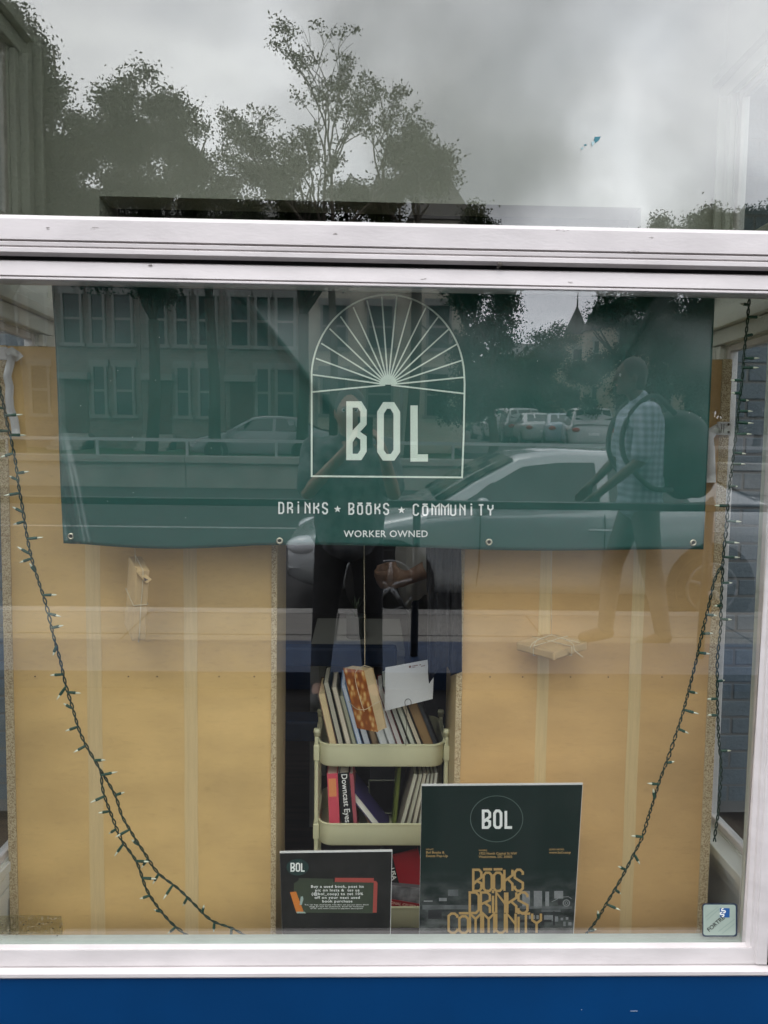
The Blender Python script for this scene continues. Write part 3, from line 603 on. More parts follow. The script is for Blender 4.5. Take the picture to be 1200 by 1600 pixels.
# ================================================================== hanging parcels
paperm = mat('wrapping_paper', (.47, .33, .155), .75, var=.10, vscale=18, bump=.18, bscale=28); twine = mat('pale_twine', (.60, .52, .36), .8, bump=.3, bscale=400)
def parcel(label, O, a, b, c, group, seed=0, mm=None, tw=True):
    """wrapped book: O corner, a/b cover edges, c thickness"""
    random.seed(seed); O = Vector(O); a = Vector(a); b = Vector(b); c = Vector(c)
    t = thing('wrapped_book', O, label, 'parcel', group); m = MB(); n = 9; nt_ = 4
    an, bn, cn = a.normalized(), b.normalized(), c.normalized(); fl = 1 if a.cross(b).dot(c) > 0 else -1
    def pt(i, j, k):    # 0..1 each; wrinkled
        p = O+a*i+b*j+c*k; q = p*45+Vector((seed, 0, 0)); w_ = .0011
        rnd = .0022; cx_ = min(i*a.length, (1-i)*a.length); cy_ = min(j*b.length, (1-j)*b.length); cz_ = min(k*c.length, (1-k)*c.length)
        ctr = O+(a+b+c)*.5; s_ = sorted((cx_, cy_, cz_)); 
        if s_[1] < .002: p = p+(ctr-p).normalized()*rnd*(1-s_[1]/.002)
        return p+Vector((mnoise.noise(q), mnoise.noise(q+Vector((9, 2, 1))), mnoise.noise(q+Vector((1, 7, 5)))))*w_*.9
    def face(f0, nu, nv):
        vs = [pt(*f0(i/nu, j/nv)) for j in range(nv+1) for i in range(nu+1)]; m.add(vs, [(j*(nu+1)+i, j*(nu+1)+i+1, (j+1)*(nu+1)+i+1, (j+1)*(nu+1)+i) for j in range(nv) for i in range(nu)])
    for k in (0, 1): face(lambda u, v, k=k: (u, v, k), 22, 22)
    for k in (0, 1): face(lambda u, v, k=k: (u, k, v), 22, 6)
    for k in (0, 1): face(lambda u, v, k=k: (k, u, v), 22, 6)
    m.build('paper_wrap', mm or paperm, t, smooth=False)
    # folded end flap
    f = MB(); e_ = O+a*.5+cn*0; 
    f.add([O+a*.30+c*1.0-bn*.0012, O+a*.70+c*1.0-bn*.0012, O+a*.52+c*.12-bn*.0022, O+a*.48+c*.12-bn*.0026], [(0, 1, 2, 3)]); f.build('folded_flap', mm or paperm, t)
    if tw:
        def loop(mid, ax, other, name='twine'):
            pts = []; e = .0016
            A = O+ax*mid-other.normalized()*e-cn*e; oo = other+other.normalized()*2*e; ccx = c+cn*2*e
            for s in range(6): pts.append(A+oo*(s/6)+cn*.0)
            for s in range(3): pts.append(A+oo+ccx*(s/3))
            for s in range(6): pts.append(A+oo*(1-s/6)+ccx)
            for s in range(4): pts.append(A+ccx*(1-s/3))
            MB().tube([p+an*.0006*math.sin(i*1.7) for i, p in enumerate(pts)], .0011, 5).build(name, twine, t, smooth=True)
        loop(.5, a, b); loop(.52, b, a)
    return t
def thread(a, b, label, r=.0008, mm=None):
    a = Vector(a); b = Vector(b); n = 26; pts = [a.lerp(b, i/n)+Vector((.0008*math.sin(i*.9), 0, 0)) for i in range(n+1)]
    return MB().tube(pts, r, 5).build('hanging_thread', mm or twine, None, smooth=True)
G = 'brown paper parcels hung on threads'
# left, standing on end
O = P(228, 1002, .13); cvr = Vector((-.105, -.03, 0)).normalized()
sp_ = P(236, 904, .13)-P(214, 893, .155)
t1 = parcel('tall wrapped parcel hanging on end in front of the left bookcase', P(206, 1003, .11), P(227, 1001, .125)-P(206, 1003, .11), P(213, 892, .11)-P(206, 1003, .11), P(194, 975, .20)-P(206, 1003, .11), G, 3)
a_ = P(213, 884, .16); m = MB(); m.tube([a_, P(211.5, 870, .16), P(210, 850, .16), P(210, 800, .16)], .0008, 5); m.build('thread', twine, t1, smooth=True)
m = MB(); a1, a2, a3, a4 = P(211, 884, .125), P(237, 905, .118), P(229, 912, .108), P(213, 895, .106); a5 = P(205, 905, .19); m.add([a1, a2, a3, a4, a5], [(0, 3, 2, 1), (0, 4, 3)]); m.build('crumpled_end', paperm, t1)
m = MB(); m.add([P(224, 902, .105), P(232, 906, .105), P(226, 908, .104)], [(0, 1, 2)]); m.build('fold_gap', darknail, t1)
# right, lying flat
O = P(865, 1031, .10); ri = P(920, 1006, .17); le = P(803, 1010, .19)
t2 = parcel('flat wrapped parcel floating level in front of the right bookcase', P(866, 1032, .09), P(918, 1015, .165)-P(866, 1032, .09), P(806, 1016, .19)-P(866, 1032, .09), Vector((0, .004, .021)), G, 5)
c_ = P(862, 992, .17)
m = MB(); m.tube([c_, P(862, 960, .17), P(861.5, 900, .17), P(861, 840, .17)], .0007, 5); m.build('thread', twine, t2, smooth=True)
for pts in ([(862, 992), (835, 1003), (828, 1012)], [(862, 992), (893, 1004), (898, 1016), (911, 1027)], [(862, 992), (840, 1000), (834, 1010)], [(862, 992), (880, 998), (905, 1004)]):
    MB().tube(smoothpath([P(a, b, lerp(.15, .085, i/3)) for i, (a, b) in enumerate(pts)], 5), .0010, 5).build('twine', twine, t2, smooth=True)
# centre book with rust patterned cover
def rustmat():
    m = mat('rust_patterned_cover', (.40, .13, .022), .45); t = m.node_tree; b = t.nodes['Principled BSDF']; n = t.nodes.new; l = t.links.new
    tcn = n('ShaderNodeTexCoord'); mpn = n('ShaderNodeMapping'); mpn.inputs['Scale'].default_value = (70, 70, 42); v = n('ShaderNodeTexVoronoi'); v.feature = 'SMOOTH_F1'; v.inputs['Scale'].default_value = 1; v.inputs['Smoothness'].default_value = .5
    r = n('ShaderNodeValToRGB'); r.color_ramp.elements[0].position = .16; r.color_ramp.elements[0].color = (.72, .50, .20, 1); r.color_ramp.elements[1].position = .44; r.color_ramp.elements[1].color = (.42, .14, .025, 1)
    e = r.color_ramp.elements.new(.62); e.color = (.27, .075, .014, 1)
    l(tcn.outputs['Object'], mpn.inputs[0]); l(mpn.outputs[0], v.inputs['Vector']); l(v.outputs['Distance'], r.inputs[0]); l(r.outputs[0], b.inputs['Base Color']); return m
TR, TL, BR = P(569, 1048, .26), P(537, 1044, .305), P(591, 1143, .26)
sd_ = P(583, 1044, .30)-TR
t3 = thing('hanging_book', TR, 'hanging book with rust brown patterned cover tied with cord above the trolley', 'book')
a_ = TL-TR; c_ = BR-TR
MB().hexa(TR+a_*.03, a_*.97, sd_*.94, c_).build('page_block', mat('kraft_pages', (.60, .46, .26), .8, var=.08, bump=.3, bscale=60), t3)
nrm = a_.cross(c_).normalized(); nrm = nrm if nrm.y < 0 else -nrm
MB().hexa(TR+a_*1.01+nrm*.0022-c_*.005, -a_*1.01, -nrm*.002, c_*1.01).build('cover', rustmat(), t3)
MB().hexa(TR+sd_*.96, a_, sd_.normalized()*.002, c_).build('back_cover', mat('kraft_cover', (.56, .42, .23), .75), t3)
cord_top = P(570, 1040, .28)
m = MB(); m.tube([cord_top, P(570, 1000, .28), P(569.5, 940, .28), P(569, 880, .28), P(569, 820, .28)], .0013, 6); m.build('cord', twine, t3, smooth=True)
for pts in ([(570, 1040, .42), (561, 1044, .43), (555, 1052, .445), (556, 1066, .445), (562, 1090, .43), (569, 1112, .43)], [(545, 1096, .34), (556, 1107, .445), (568, 1109, .43), (576, 1106, .42), (583, 1101, .415), (597, 1094, .44)], [(570, 1040, .42), (577, 1042, .42), (581, 1044, .45)]):
    MB().tube(smoothpath([P(a, b, y-.166) for a, b, y in pts], 6), .0010, 5).build('twine', twine, t3, smooth=True)

# ================================================================== trolley
cream = mat('cream_enamel', (.66, .65, .42), .38, var=.03, coat=.2)
YT = .36
tx0 = P(497, 1180, YT).x; tx1 = P(696, 1180, YT).x; TD = .26
tro = thing('book_trolley', ((tx0+tx1)/2, YT+TD/2, -.05), 'cream metal three tier trolley filled with books in the gap between bookcases', 'trolley')
def rrect(x0, x1, y0, y1, r, n=7):
    o = []
    for cx_, cy_, a0 in ((x1-r, y0+r, -90), (x1-r, y1-r, 0), (x0+r, y1-r, 90), (x0+r, y0+r, 180)):
        for i in range(n+1): a = R(a0+90*i/n); o.append((cx_+r*math.cos(a), cy_+r*math.sin(a)))
    return o
TIERS = []
for py, hpx in ((1163, 37), (1287, 41), (1417, 38)):
    zt_r = P(596, py, YT).z; zb_r = zt_r-.069; TIERS.append((zt_r, zb_r))
    o1 = rrect(tx0, tx1, YT, YT+TD, .045); i1 = rrect(tx0+.003, tx1-.003, YT+.003, YT+TD-.003, .042); n = len(o1); vs = []
    o2 = rrect(tx0+.004, tx1-.004, YT+.004, YT+TD-.004, .041); lip = rrect(tx0-.0025, tx1+.0025, YT-.0025, YT+TD+.0025, .047)
    prof_ = [(o2, zb_r), (o1, zb_r+.006), (o1, zt_r-.006), (lip, zt_r-.005), (lip, zt_r-.001), (o1, zt_r), (i1, zt_r), (i1, zb_r+.004)]
    for L_, z in prof_: vs += [(x, y, z) for x, y in L_]
    m = MB(); fs = []
    for k in range(len(prof_)-1): fs += [(k*n+i, k*n+(i+1) % n, (k+1)*n+(i+1) % n, (k+1)*n+i) for i in range(n)]
    m.add(vs, fs); m.add([(x, y, zb_r+.004) for x, y in i1]+[(x, y, zb_r) for x, y in o2], [tuple(range(n)), tuple(range(n, 2*n))[::-1]])
    m.build('tray', cream, tro, smooth=True).modifiers.new('es', 'EDGE_SPLIT').split_angle = R(40)
for x, y in ((tx0-.006, YT+.035), (tx1+.006, YT+.035), (tx0-.006, YT+TD-.05), (tx1+.006, YT+TD-.05)):
    m = MB(); m.box((x-.006, y-.012, -.01), (x+.006, y+.012, TIERS[0][0]+.012)); po = m.build('post', cream, tro, bevel=.003)
    for zt_r, zb_r in TIERS: MB().box((x-.009, y-.015, zb_r+.01), (x+.009, y+.015, zt_r-.012)).build('bracket', cream, po, bevel=.003)
    MB().tube([(x, y, TIERS[0][0]+.012), (x, y, TIERS[0][0]+.022), (x, y, TIERS[0][0]+.024), (x, y, TIERS[0][0]+.034)], [.009, .009, .011, .009], 10).build('post_cap', cream, po, smooth=True)
    MB().tube([(x-.01, y, -.022), (x+.01, y, -.022)], .027, 14).build('castor', mat('castor_grey', (.12, .12, .12), .5) if 'castor_grey' not in bpy.data.materials else bpy.data.materials['castor_grey'], tro, smooth=False)

def C(r, g, b): return tuple(((c/255)/12.92 if c/255 < .04045 else ((c/255+.055)/1.055)**2.4) for c in (r, g, b))
_bm = {}
def colm(c, rough=.55, pages=False):
    k = (c, pages)
    if k not in _bm: _bm[k] = mat('book_'+('pages' if pages else 'cover'), C(*c), .8 if pages else rough, var=.10 if pages else .05, vscale=6, stretch=((220, 6, 3) if pages else None), bump=.15 if pages else 0, bscale=60)
    return _bm[k]
def book(label, base, w_, h_, d_, tilt, pages, cover, group, yaw=0, spine_front=False, pitch=0):
    """base = front bottom middle; w_ thickness, h_ height, d_ depth; tilt leans the top to -x"""
    base = Vector(base); t = thing('book', base, label, 'book', group)
    t.rotation_euler = (R(pitch), R(-tilt), R(yaw)); o0 = base
    def b2(name, a, b, mm, **k):
        return MB().box(tuple(o0[i]+a[i] for i in range(3)), tuple(o0[i]+b[i] for i in range(3))).build(name, mm, t, **k)
    ct = min(.0022, w_*.14)
    if spine_front: b2('page_block', (-w_/2+ct, ct*1.2, .003), (w_/2-ct, d_-.004, h_-.003), pages)
    else: b2('page_block', (-w_/2+ct, .003, .003), (w_/2-ct, d_-ct, h_-.003), pages)
    b2('cover', (-w_/2, 0, 0), (-w_/2+ct-.0002, d_, h_), cover); b2('cover', (w_/2-ct+.0002, 0, 0), (w_/2, d_, h_), cover)
    if spine_front: b2('spine', (-w_/2+ct, 0, 0), (w_/2-ct, ct, h_), cover)
    else: b2('spine', (-w_/2+ct, d_-ct+.0002, 0), (w_/2-ct, d_, h_), cover)
    return t
GU = 'books leaning in the top tray'
s = 2.23/1202     # metres per photo pixel at the trolley front
zt0, zb0 = TIERS[0]; yb = YT+.02
U = [ # xbottom, width px, height px(front above rim), pages, cover, label, depth
 (519, 13, 78, (226, 205, 158), (128, 98, 82), 'book with cream pages and brown cover, leftmost in the top tray', .17),
 (531, 10, 96, (196, 192, 172), (26, 34, 30), 'book with grey pages and black cover, tallest at the left of the top tray', .17),
 (543, 9, 88, (232, 222, 200), (150, 140, 120), 'slim book with off-white pages and taupe cover in the top tray', .16),
 (552, 7, 74, (184, 184, 160), (120, 128, 108), 'thin grey-green book in the top tray', .15),
 (560.5, 8, 92, (220, 228, 236), (120, 150, 190), 'pale book with light blue cover in the top tray', .16),
 (572, 12, 84, (216, 222, 226), (30, 52, 92), 'book with white pages and navy cover behind the hanging book', .16),
 (585, 10, 60, (150, 128, 98), (120, 96, 70), 'short brown paperback under the hanging book', .15),
 (598, 13, 72, (226, 228, 224), (190, 196, 194), 'white book right under the hanging book', .16),
 (611, 11, 74, (222, 224, 222), (200, 202, 200), 'white book just right of the hanging book', .16),
 (622.5, 10, 84, (208, 208, 202), (110, 22, 30), 'book with white pages and dark red cover in the top tray', .16),
 (633, 9, 92, (196, 198, 186), (24, 26, 26), 'book with grey pages and black cover behind the white card', .16),
 (643, 8, 84, (206, 208, 190), (150, 156, 140), 'pale grey-green book below the white card', .16),
 (653, 9, 78, (214, 204, 176), (20, 20, 20), 'cream book with black cover right of the card clip', .16),
 (667, 16, 68, (146, 118, 78), (120, 90, 56), 'thick book with tan pages near the right end of the top tray', .16),
 (678, 6, 70, (52, 56, 60), (44, 50, 56), 'charcoal book at the right end of the top tray', .16)]
for i, (xb, wp, hp, pg, cv, lb_, dp) in enumerate(U):
    x = P(xb, 1165, yb).x; tl = 13+min(9, i*.75); H = (hp*s+.06)/math.cos(R(tl))
    xb_ = x+math.tan(R(tl))*.062
    book(lb_, (xb_, yb+random.uniform(0, .004), zb0+.006+.004), wp*s*.93, H, dp, tl, colm(pg, pages=True), colm(cv), GU)
GM = 'books in the middle tray'
zt1, zb1 = TIERS[1]; z1 = zb1+.008
gapH = TIERS[0][1]-z1
bk = book('pink paperback at the left of the middle tray', (P(524, 1290, yb).x, yb, z1), 17*s, .205, .15, 3, colm((225, 200, 180), pages=True), colm((214, 84, 100)), GM, spine_front=True)
o0 = wl(bk); m = MB(); m.box((o0.x-.012, o0.y-.0008, o0.z+.135), (o0.x+.010, o0.y-.0001, o0.z+.19)); m.build('spine_panel', colm((232, 150, 96)), bk)
bk = book('black spined book lettered in white in the middle tray', (P(545, 1290, yb).x, yb+.002, z1), 19*s, .207, .15, 5, colm((225, 220, 205), pages=True), colm((16, 16, 18)), GM, spine_front=True)
o0 = wl(bk); m = MB(); typed(m, 'Downcast Eyes', lambda u, v, k: (o0.x-.006-v, o0.y-.0006, o0.z+.205-u), 0, 0, .0245, bold=.012); m.build('spine_lettering', inkw, bk)
book('slim rose spined book beside the black one', (P(557.5, 1290, yb).x, yb+.002, z1), 6*s, .205, .15, 5, colm((220, 200, 190), pages=True), colm((168, 84, 92)), GM, spine_front=True)
book('dark purple book lying open aslant with white pages in the middle tray', (P(606, 1290, yb).x, yb+.01, z1), 11*s, .25, .15, 38, colm((222, 220, 205), pages=True), colm((58, 50, 98)), GM)
book('curved tan booklet behind the purple book', (P(588, 1290, yb).x, yb+.03, z1), 5*s, .19, .14, 26, colm((170, 140, 100), pages=True), colm((176, 140, 92)), GM)
bx_ = book('dark book facing out at the back of the middle tray', (P(612, 1290, yb).x, yb+.16, z1), .13, .16, .02, 0, colm((60, 60, 60), pages=True), colm((34, 34, 40)), GM, spine_front=True)
book('pale leaflet standing behind the purple book', (P(600, 1260, yb).x, yb+.13, z1+.02), .09, .11, .004, 0, colm((170, 172, 150), pages=True), colm((168, 172, 150)), GM, spine_front=True)
book('olive green slim book in the middle tray', (P(617, 1290, yb).x, yb+.06, z1), 6*s, .2, .12, -4, colm((110, 120, 50), pages=True), colm((96, 112, 34)), GM)
for i, (xb, tl, pg) in enumerate(((623, -14, (206, 206, 186)), (633, -13, (190, 190, 168)), (643, -11, (212, 208, 186)), (653, -9, (200, 202, 186)), (662, -7, (206, 208, 190)), (671, -5, (214, 214, 200)))):
    book(['leftmost white magazine leaning right in the middle tray', 'second white magazine of the leaning row in the middle tray', 'third white magazine of the leaning row in the middle tray', 'fourth white magazine of the leaning row in the middle tray', 'fifth white magazine of the row, partly behind the poster', 'last white magazine of the row behind the poster'][i],
         (P(xb, 1290, yb).x, yb+.012, z1), 8*s, .205, .16, tl, colm(pg, pages=True), colm((110, 104, 92)), GM)
GLW = 'books in the lowest tray'
zt2, zb2 = TIERS[2]; z2 = zb2+.008
bk = book('red book with black spine reading USA in the lowest tray', (P(640, 1410, yb).x+.01, yb+.035, z2+.055), .105, .145, .02, 14, colm((150, 20, 30), pages=True), colm((158, 16, 28)), GLW, spine_front=True)
o0 = wl(bk); m = MB(); m.box((o0.x-.052, o0.y-.0012, o0.z+.03), (o0.x-.028, o0.y-.0003, o0.z+.143)); m.build('spine_panel', colm((18, 18, 18)), bk)
m = MB(); typed(m, 'USA', lambda u, v, k: (o0.x-.046-v, o0.y-.0018, o0.z+.11-u), 0, 0, .021, bold=.02); m.build('spine_lettering', inkw, bk)
bk = book('black and silver photograph book sagging in the lowest tray', (P(634, 1392, yb).x, yb+.01, z2+.045), .15, .06, .12, -6, colm((90, 90, 92), pages=True), mat('grey_photo_print', (.03, .03, .035), .4, color2=(.35, .36, .38), vscale=22), GLW, spine_front=True)
bk = book('red spined book with pale lettering lying in the lowest tray', (P(640, 1405, yb).x, yb+.004, z2+.040), .20, .020, .13, -10, colm((180, 150, 120), pages=True), colm((150, 22, 30)), GLW, spine_front=True)
o0 = wl(bk); m = MB(); typed(m, 'NATIONAL CELEBRATION', lambda u, v, k: (o0.x-.09+u, o0.y-.0008, o0.z+.006-v), 0, 0, .0125, bold=.01); m.build('spine_lettering', colm((235, 190, 170)), bk)
book('tan cardboard covered book at the bottom of the lowest tray', (P(648, 1420, yb).x, yb+.006, z2+.02), .15, .022, .12, -3, colm((90, 70, 50), pages=True), colm((104, 78, 54)), GLW, spine_front=True)

# card on a wire holder
cardm = mat('white_card', (.62, .63, .62), .5)
cd = thing('postcard', P(637, 1100, .34), 'white postcard held aslant by a wire clip above the trolley books', 'card')
TLc, TRc, BRc, BLc = P(602, 1043, .34), P(679, 1029, .34), P(676, 1092, .34), P(601, 1111, .34)
MB().add([TLc, TRc, BRc, BLc]+[v+Vector((0, .0008, 0)) for v in (TLc, TRc, BRc, BLc)], [(0, 3, 2, 1), (4, 5, 6, 7), (0, 1, 5, 4), (1, 2, 6, 5), (2, 3, 7, 6), (3, 0, 4, 7)]).build('card', cardm, cd)
brn = mat('brown_ink', (.20, .09, .06), .6)
m = MB()
def onc(u, v, k=0): return P(u, v, .3392)
for a, b, c, d in ((639, 1040.5, 3.2, 3.2), (644, 1040.3, 9, 1.1), (655, 1038.4, 3, 1.1), (658, 1040.6, 6, 1.0), (644, 1042.6, 5, .8)):
    m.add([onc(a, b), onc(a+c, b-c*.18), onc(a+c, b-c*.18+d), onc(a, b+d)], [(0, 1, 2, 3)])
m.build('printed_marks', brn, cd)
steel = mat('dark_wire', (.12, .11, .10), .35, metal=.8)
pts = [P(634, 1165, .355), P(635.5, 1120, .34), P(634.5, 1108, .337)]+[P(637.5+5*math.cos(a), 1098+6*math.sin(a), .337) for a in [R(150+25*i) for i in range(10)]]+[P(641, 1106, .337)]
MB().tube(smoothpath(pts, 3), .0009, 5).build('wire_clip', steel, cd, smooth=True)

# black ragged cloth hanging between the banner and the trolley
clothm = mat('black_cloth', (.006, .006, .008), .85, bump=.3, bscale=80)
def hang(pts_top, pts_bot, Y, n=14, amp=.008):
    m = MB(); K = len(pts_top)-1; vs = []
    dens = 6; T = [Vector(p).lerp(Vector(q), k/dens) for p, q in zip(pts_top, pts_top[1:]) for k in range(dens)]+[Vector(pts_top[-1])]
    B = [Vector(p).lerp(Vector(q), k/dens) for p, q in zip(pts_bot, pts_bot[1:]) for k in range(dens)]+[Vector(pts_bot[-1])]
    for j in range(n+1):
        for i in range(len(T)):
            p = T[i].lerp(B[i], j/n); vs.append(P(p.x, p.y, Y+amp*math.sin(i*.9+j*.15)))
    w_ = len(T); m.add(vs, [(j*w_+i, (j+1)*w_+i, (j+1)*w_+i+1, j*w_+i+1) for j in range(n) for i in range(w_-1)]); return m
m = hang([(666, 780), (676, 780), (688, 780), (700, 780), (712, 780), (720, 780)], [(668, 1031), (671, 1068), (684, 1046), (701, 1042), (704, 1056), (721, 1050)], .235)
o = m.build('black_cloth', clothm, None, smooth=True); o.modifiers.new('s', 'SOLIDIFY').thickness = .002
tag(o, 'black ragged cloth with pointed ends hanging beside the right bookcase', 'cloth')

# ================================================================== posters leaning on the window ledge
foam = mat('foam_board_edge', (.72, .72, .70), .6)
def poster(label, c4, Y, mm, y_top=None):
    """c4 TL TR BR BL in photo places; leans back a little at the top"""
    yt_ = Y+.03; pts = [P(c4[0][0], c4[0][1], yt_), P(c4[1][0], c4[1][1], yt_), P(c4[2][0], c4[2][1], Y), P(c4[3][0], c4[3][1], Y)]
    for k_ in (2, 3):      # stand on the ledge
        tp = pts[3-k_]; d_ = pts[k_]-tp; pts[k_] = tp+d_*((ZL+.001-tp.z)/d_.z)
        c4[k_] = proj(pts[k_])
    t = thing('poster', (pts[2]+pts[3])/2, label, 'poster'); bk = [p+Vector((0, .005, 0)) for p in pts]
    MB().add(pts+bk, [(4, 5, 6, 7), (0, 1, 5, 4), (1, 2, 6, 5), (2, 3, 7, 6), (3, 0, 4, 7), (0, 3, 2, 1)]).build('foam_board', foam, t)
    yy = [c4[0][1], c4[3][1]]
    def on(u, v, k=0):
        a = min(1, max(0, (v-yy[0])/(yy[1]-yy[0]))); return P(u, v, lerp(yt_, Y, a)-.0012-.00012*k)
    ins = .8; ff = [on(c4[0][0]+ins*.2, c4[0][1]+2.2, -4), on(c4[1][0]-ins, c4[1][1]+2.2, -4), on(c4[2][0]-ins, c4[2][1], -4), on(c4[3][0]+ins*.2, c4[3][1], -4)]
    MB().add(ff, [(0, 3, 2, 1)]).build('print', mm, t); return t, on
def posterprint():
    m = mat('dark_poster_print', (.008, .022, .017), .5, spec=.15); t = m.node_tree; b = t.nodes['Principled BSDF']; n = t.nodes.new; l = t.links.new
    tcn = n('ShaderNodeTexCoord'); sep = n('ShaderNodeSeparateXYZ'); mr = n('ShaderNodeMapRange'); mr.inputs['From Min'].default_value = .25; mr.inputs['From Max'].default_value = .12
    mpn = n('ShaderNodeMapping'); mpn.inputs['Scale'].default_value = (18, 18, 34); no = n('ShaderNodeTexNoise'); no.inputs['Scale'].default_value = 1; no.inputs['Detail'].default_value = 5
    r = n('ShaderNodeValToRGB'); r.color_ramp.elements[0].position = .36; r.color_ramp.elements[0].color = (.014, .019, .017, 1); r.color_ramp.elements[1].position = .68; r.color_ramp.elements[1].color = (.13, .14, .135, 1)
    mxn = n('ShaderNodeMixRGB'); mxn.inputs[1].default_value = (.007, .020, .016, 1)
    l(tcn.outputs['Object'], sep.inputs[0]); l(sep.outputs['Z'], mr.inputs['Value']); l(tcn.outputs['Object'], mpn.inputs[0]); l(mpn.outputs[0], no.inputs['Vector']); l(no.outputs['Fac'], r.inputs[0])
    l(mr.outputs[0], mxn.inputs[0]); l(r.outputs[0], mxn.inputs[2]); l(mxn.outputs[0], b.inputs['Base Color']); return m
gold = mat('gold_ink', (.46, .30, .11), .45); greyg = mat('grey_print', (.09, .10, .10), .5, var=.3, vscale=40); lgrey = mat('light_grey_print', (.20, .21, .21), .5, var=.2, vscale=60); dgrey = mat('black_print', (.010, .012, .012), .5); ring = mat('ring_print', (.10, .15, .13), .5)
pt_, onp = poster('tall dark green poster with gold lettering standing in front of the trolley and right bookcase', [(659, 1226), (911, 1224), (893.5, 1505), (654, 1505)], .062, posterprint())
m = MB(); ribbon(m, [(776+41*math.cos(2*math.pi*i/40), 1279.5+36*math.sin(2*math.pi*i/40)) for i in range(41)], .45, onp, 0); m.build('circle_outline', ring, pt_)
m = MB(); deco(m, 'BOL', 755, 1293, 10.2, 26, 7.5, 4.2, onp); m.build('name_lettering', inkw, pt_)
m = MB()
typed(m, 'WHAT:', onp, 665.5, 1328.5, 3.8, bold=.01); typed(m, 'Bol Books &', onp, 665.5, 1333.6, 5.2, bold=.02, sx=1.1); typed(m, 'Events Pop-Up', onp, 665.5, 1339, 5.2, bold=.02, sx=1.1)
m.build('what_lettering', gold, pt_); m = MB(); typed(m, 'WHERE:', onp, 748, 1330, 3.8, bold=.01); typed(m, '1922 North Capitol St NW', onp, 748, 1335.2, 5.2, bold=.02, sx=1.02); typed(m, 'Washington, DC 20002', onp, 748, 1340.4, 5.2, bold=.02, sx=1.05)
m.build('where_lettering', gold, pt_); m = MB(); typed(m, 'LEARN MORE:', onp, 858, 1328.5, 3.8, bold=.01); typed(m, 'www.bol.coop', onp, 858, 1333.6, 5.2, bold=.02, sx=1.1)
m.build('address_lettering', gold, pt_)
# the faded photograph printed along the foot
m = MB()
def q(mb, x0, y0, x1, y1, k=-2): mb.add([onp(x0, y0, k), onp(x1, y0, k), onp(x1, y1, k), onp(x0, y1, k)], [(0, 3, 2, 1)])
for a in ((816, 1392, 828, 1416), (834, 1392, 847, 1418), (852, 1393, 858, 1416), (866, 1392, 880, 1404), (686, 1403, 698, 1408), (662, 1407, 676, 1409), (850, 1430, 864, 1439), (820, 1430, 842, 1436), (866, 1432, 872, 1440), (876, 1434, 880, 1438), (884, 1433, 888, 1437), (880, 1440, 884, 1447), (888, 1441, 893, 1446)): q(m, *a, -2)
m.build('photo_light_shapes', lgrey, pt_)
m = MB()
for a in ((660, 1414, 740, 1421), (812, 1416, 894, 1420), (846, 1421, 876, 1425), (700, 1390, 716, 1400)): q(m, *a, -2)
m.build('photo_grey_shapes', greyg, pt_)
m = MB()
for a in ((669, 1422, 690, 1436), (846, 1426, 850, 1446), (864, 1424, 867, 1446), (812, 1437, 862, 1441), (872, 1406, 878, 1414)): q(m, *a, -1.5)
for i in range(5): q(m, 824+i*6, 1426, 826+i*6, 1436, -1)
m.build('photo_dark_shapes', dgrey, pt_)
m = MB(); ribbon(m, [(885+5*math.cos(2*math.pi*i/16), 1411+5*math.sin(2*math.pi*i/16)) for i in range(17)], .9, onp, -1); ribbon(m, [(885+2.2*math.cos(2*math.pi*i/10), 1411+2.2*math.sin(2*math.pi*i/10)) for i in range(11)], .5, onp, -1)
ribbon(m, [(862, 1409), (870, 1405), (874, 1402), (888, 1401), (893, 1404)], .5, onp, -1); m.build('photo_car_outline', lgrey, pt_)
m = MB(); deco(m, 'BooKS', 739.5, 1392, 12.6, 33, 3.6, 3.7, onp); deco(m, 'DRiNKS', 734, 1426.5, 14, 32, 3.4, 3.7, onp); deco(m, 'CoMMUNiTY', 701, 1457.5, 13.6, 30, 3.1, 3.7, onp); m.build('headline_lettering', gold, pt_)

p2_, ont = poster('small charcoal notice offering a used book discount, lower left of the trolley', [(437, 1331), (613, 1328.5), (609.5, 1497), (442, 1497)], .085, mat('charcoal_print', (.020, .020, .018), .5, spec=.15, var=.25, vscale=14))
discm = mat('dark_green_disc', (.010, .040, .034), .45); olive = mat('olive_panel', (.040, .055, .032), .5, var=.08, vscale=30); redp = mat('red_panel', (.34, .060, .045), .5); oran = mat('orange_print', (.62, .20, .03), .5); pk = mat('mint_print', (.35, .45, .40), .5)
m = MB(); m.add([ont(465, 1355, 0)]+[ont(465+17.5*math.cos(2*math.pi*i/28), 1355+13*math.sin(2*math.pi*i/28), 0) for i in range(28)], [(0, 1+(i+1) % 28, 1+i) for i in range(28)]); m.build('green_disc', discm, p2_)
m = MB(); deco(m, 'BOL', 454.8, 1361, 5.0, 12, 3.2, 2.0, lambda u, v, k: ont(u, v, k+1)); m.build('name_lettering', inkw, p2_)
def poly(mb, pts, k): mb.add([ont(a, b, k) for a, b in pts], [tuple(range(len(pts)))[::-1]])
m = MB(); poly(m, [(523.5, 1371.5), (584, 1372), (584, 1376), (588, 1377), (590, 1380), (588.5, 1426), (582, 1426), (582, 1384), (523, 1378)], 0); m.build('red_book_shape', redp, p2_)
m = MB(); poly(m, [(467, 1372), (521, 1373), (521, 1378), (584, 1379), (582.5, 1427), (473, 1426), (459, 1393), (459.5, 1380), (466, 1376)], 1); m.build('olive_panel', olive, p2_)
m = MB(); poly(m, [(453, 1394), (462.5, 1393), (475, 1426), (463, 1426)], 2); m.build('orange_book_shape', oran, p2_)
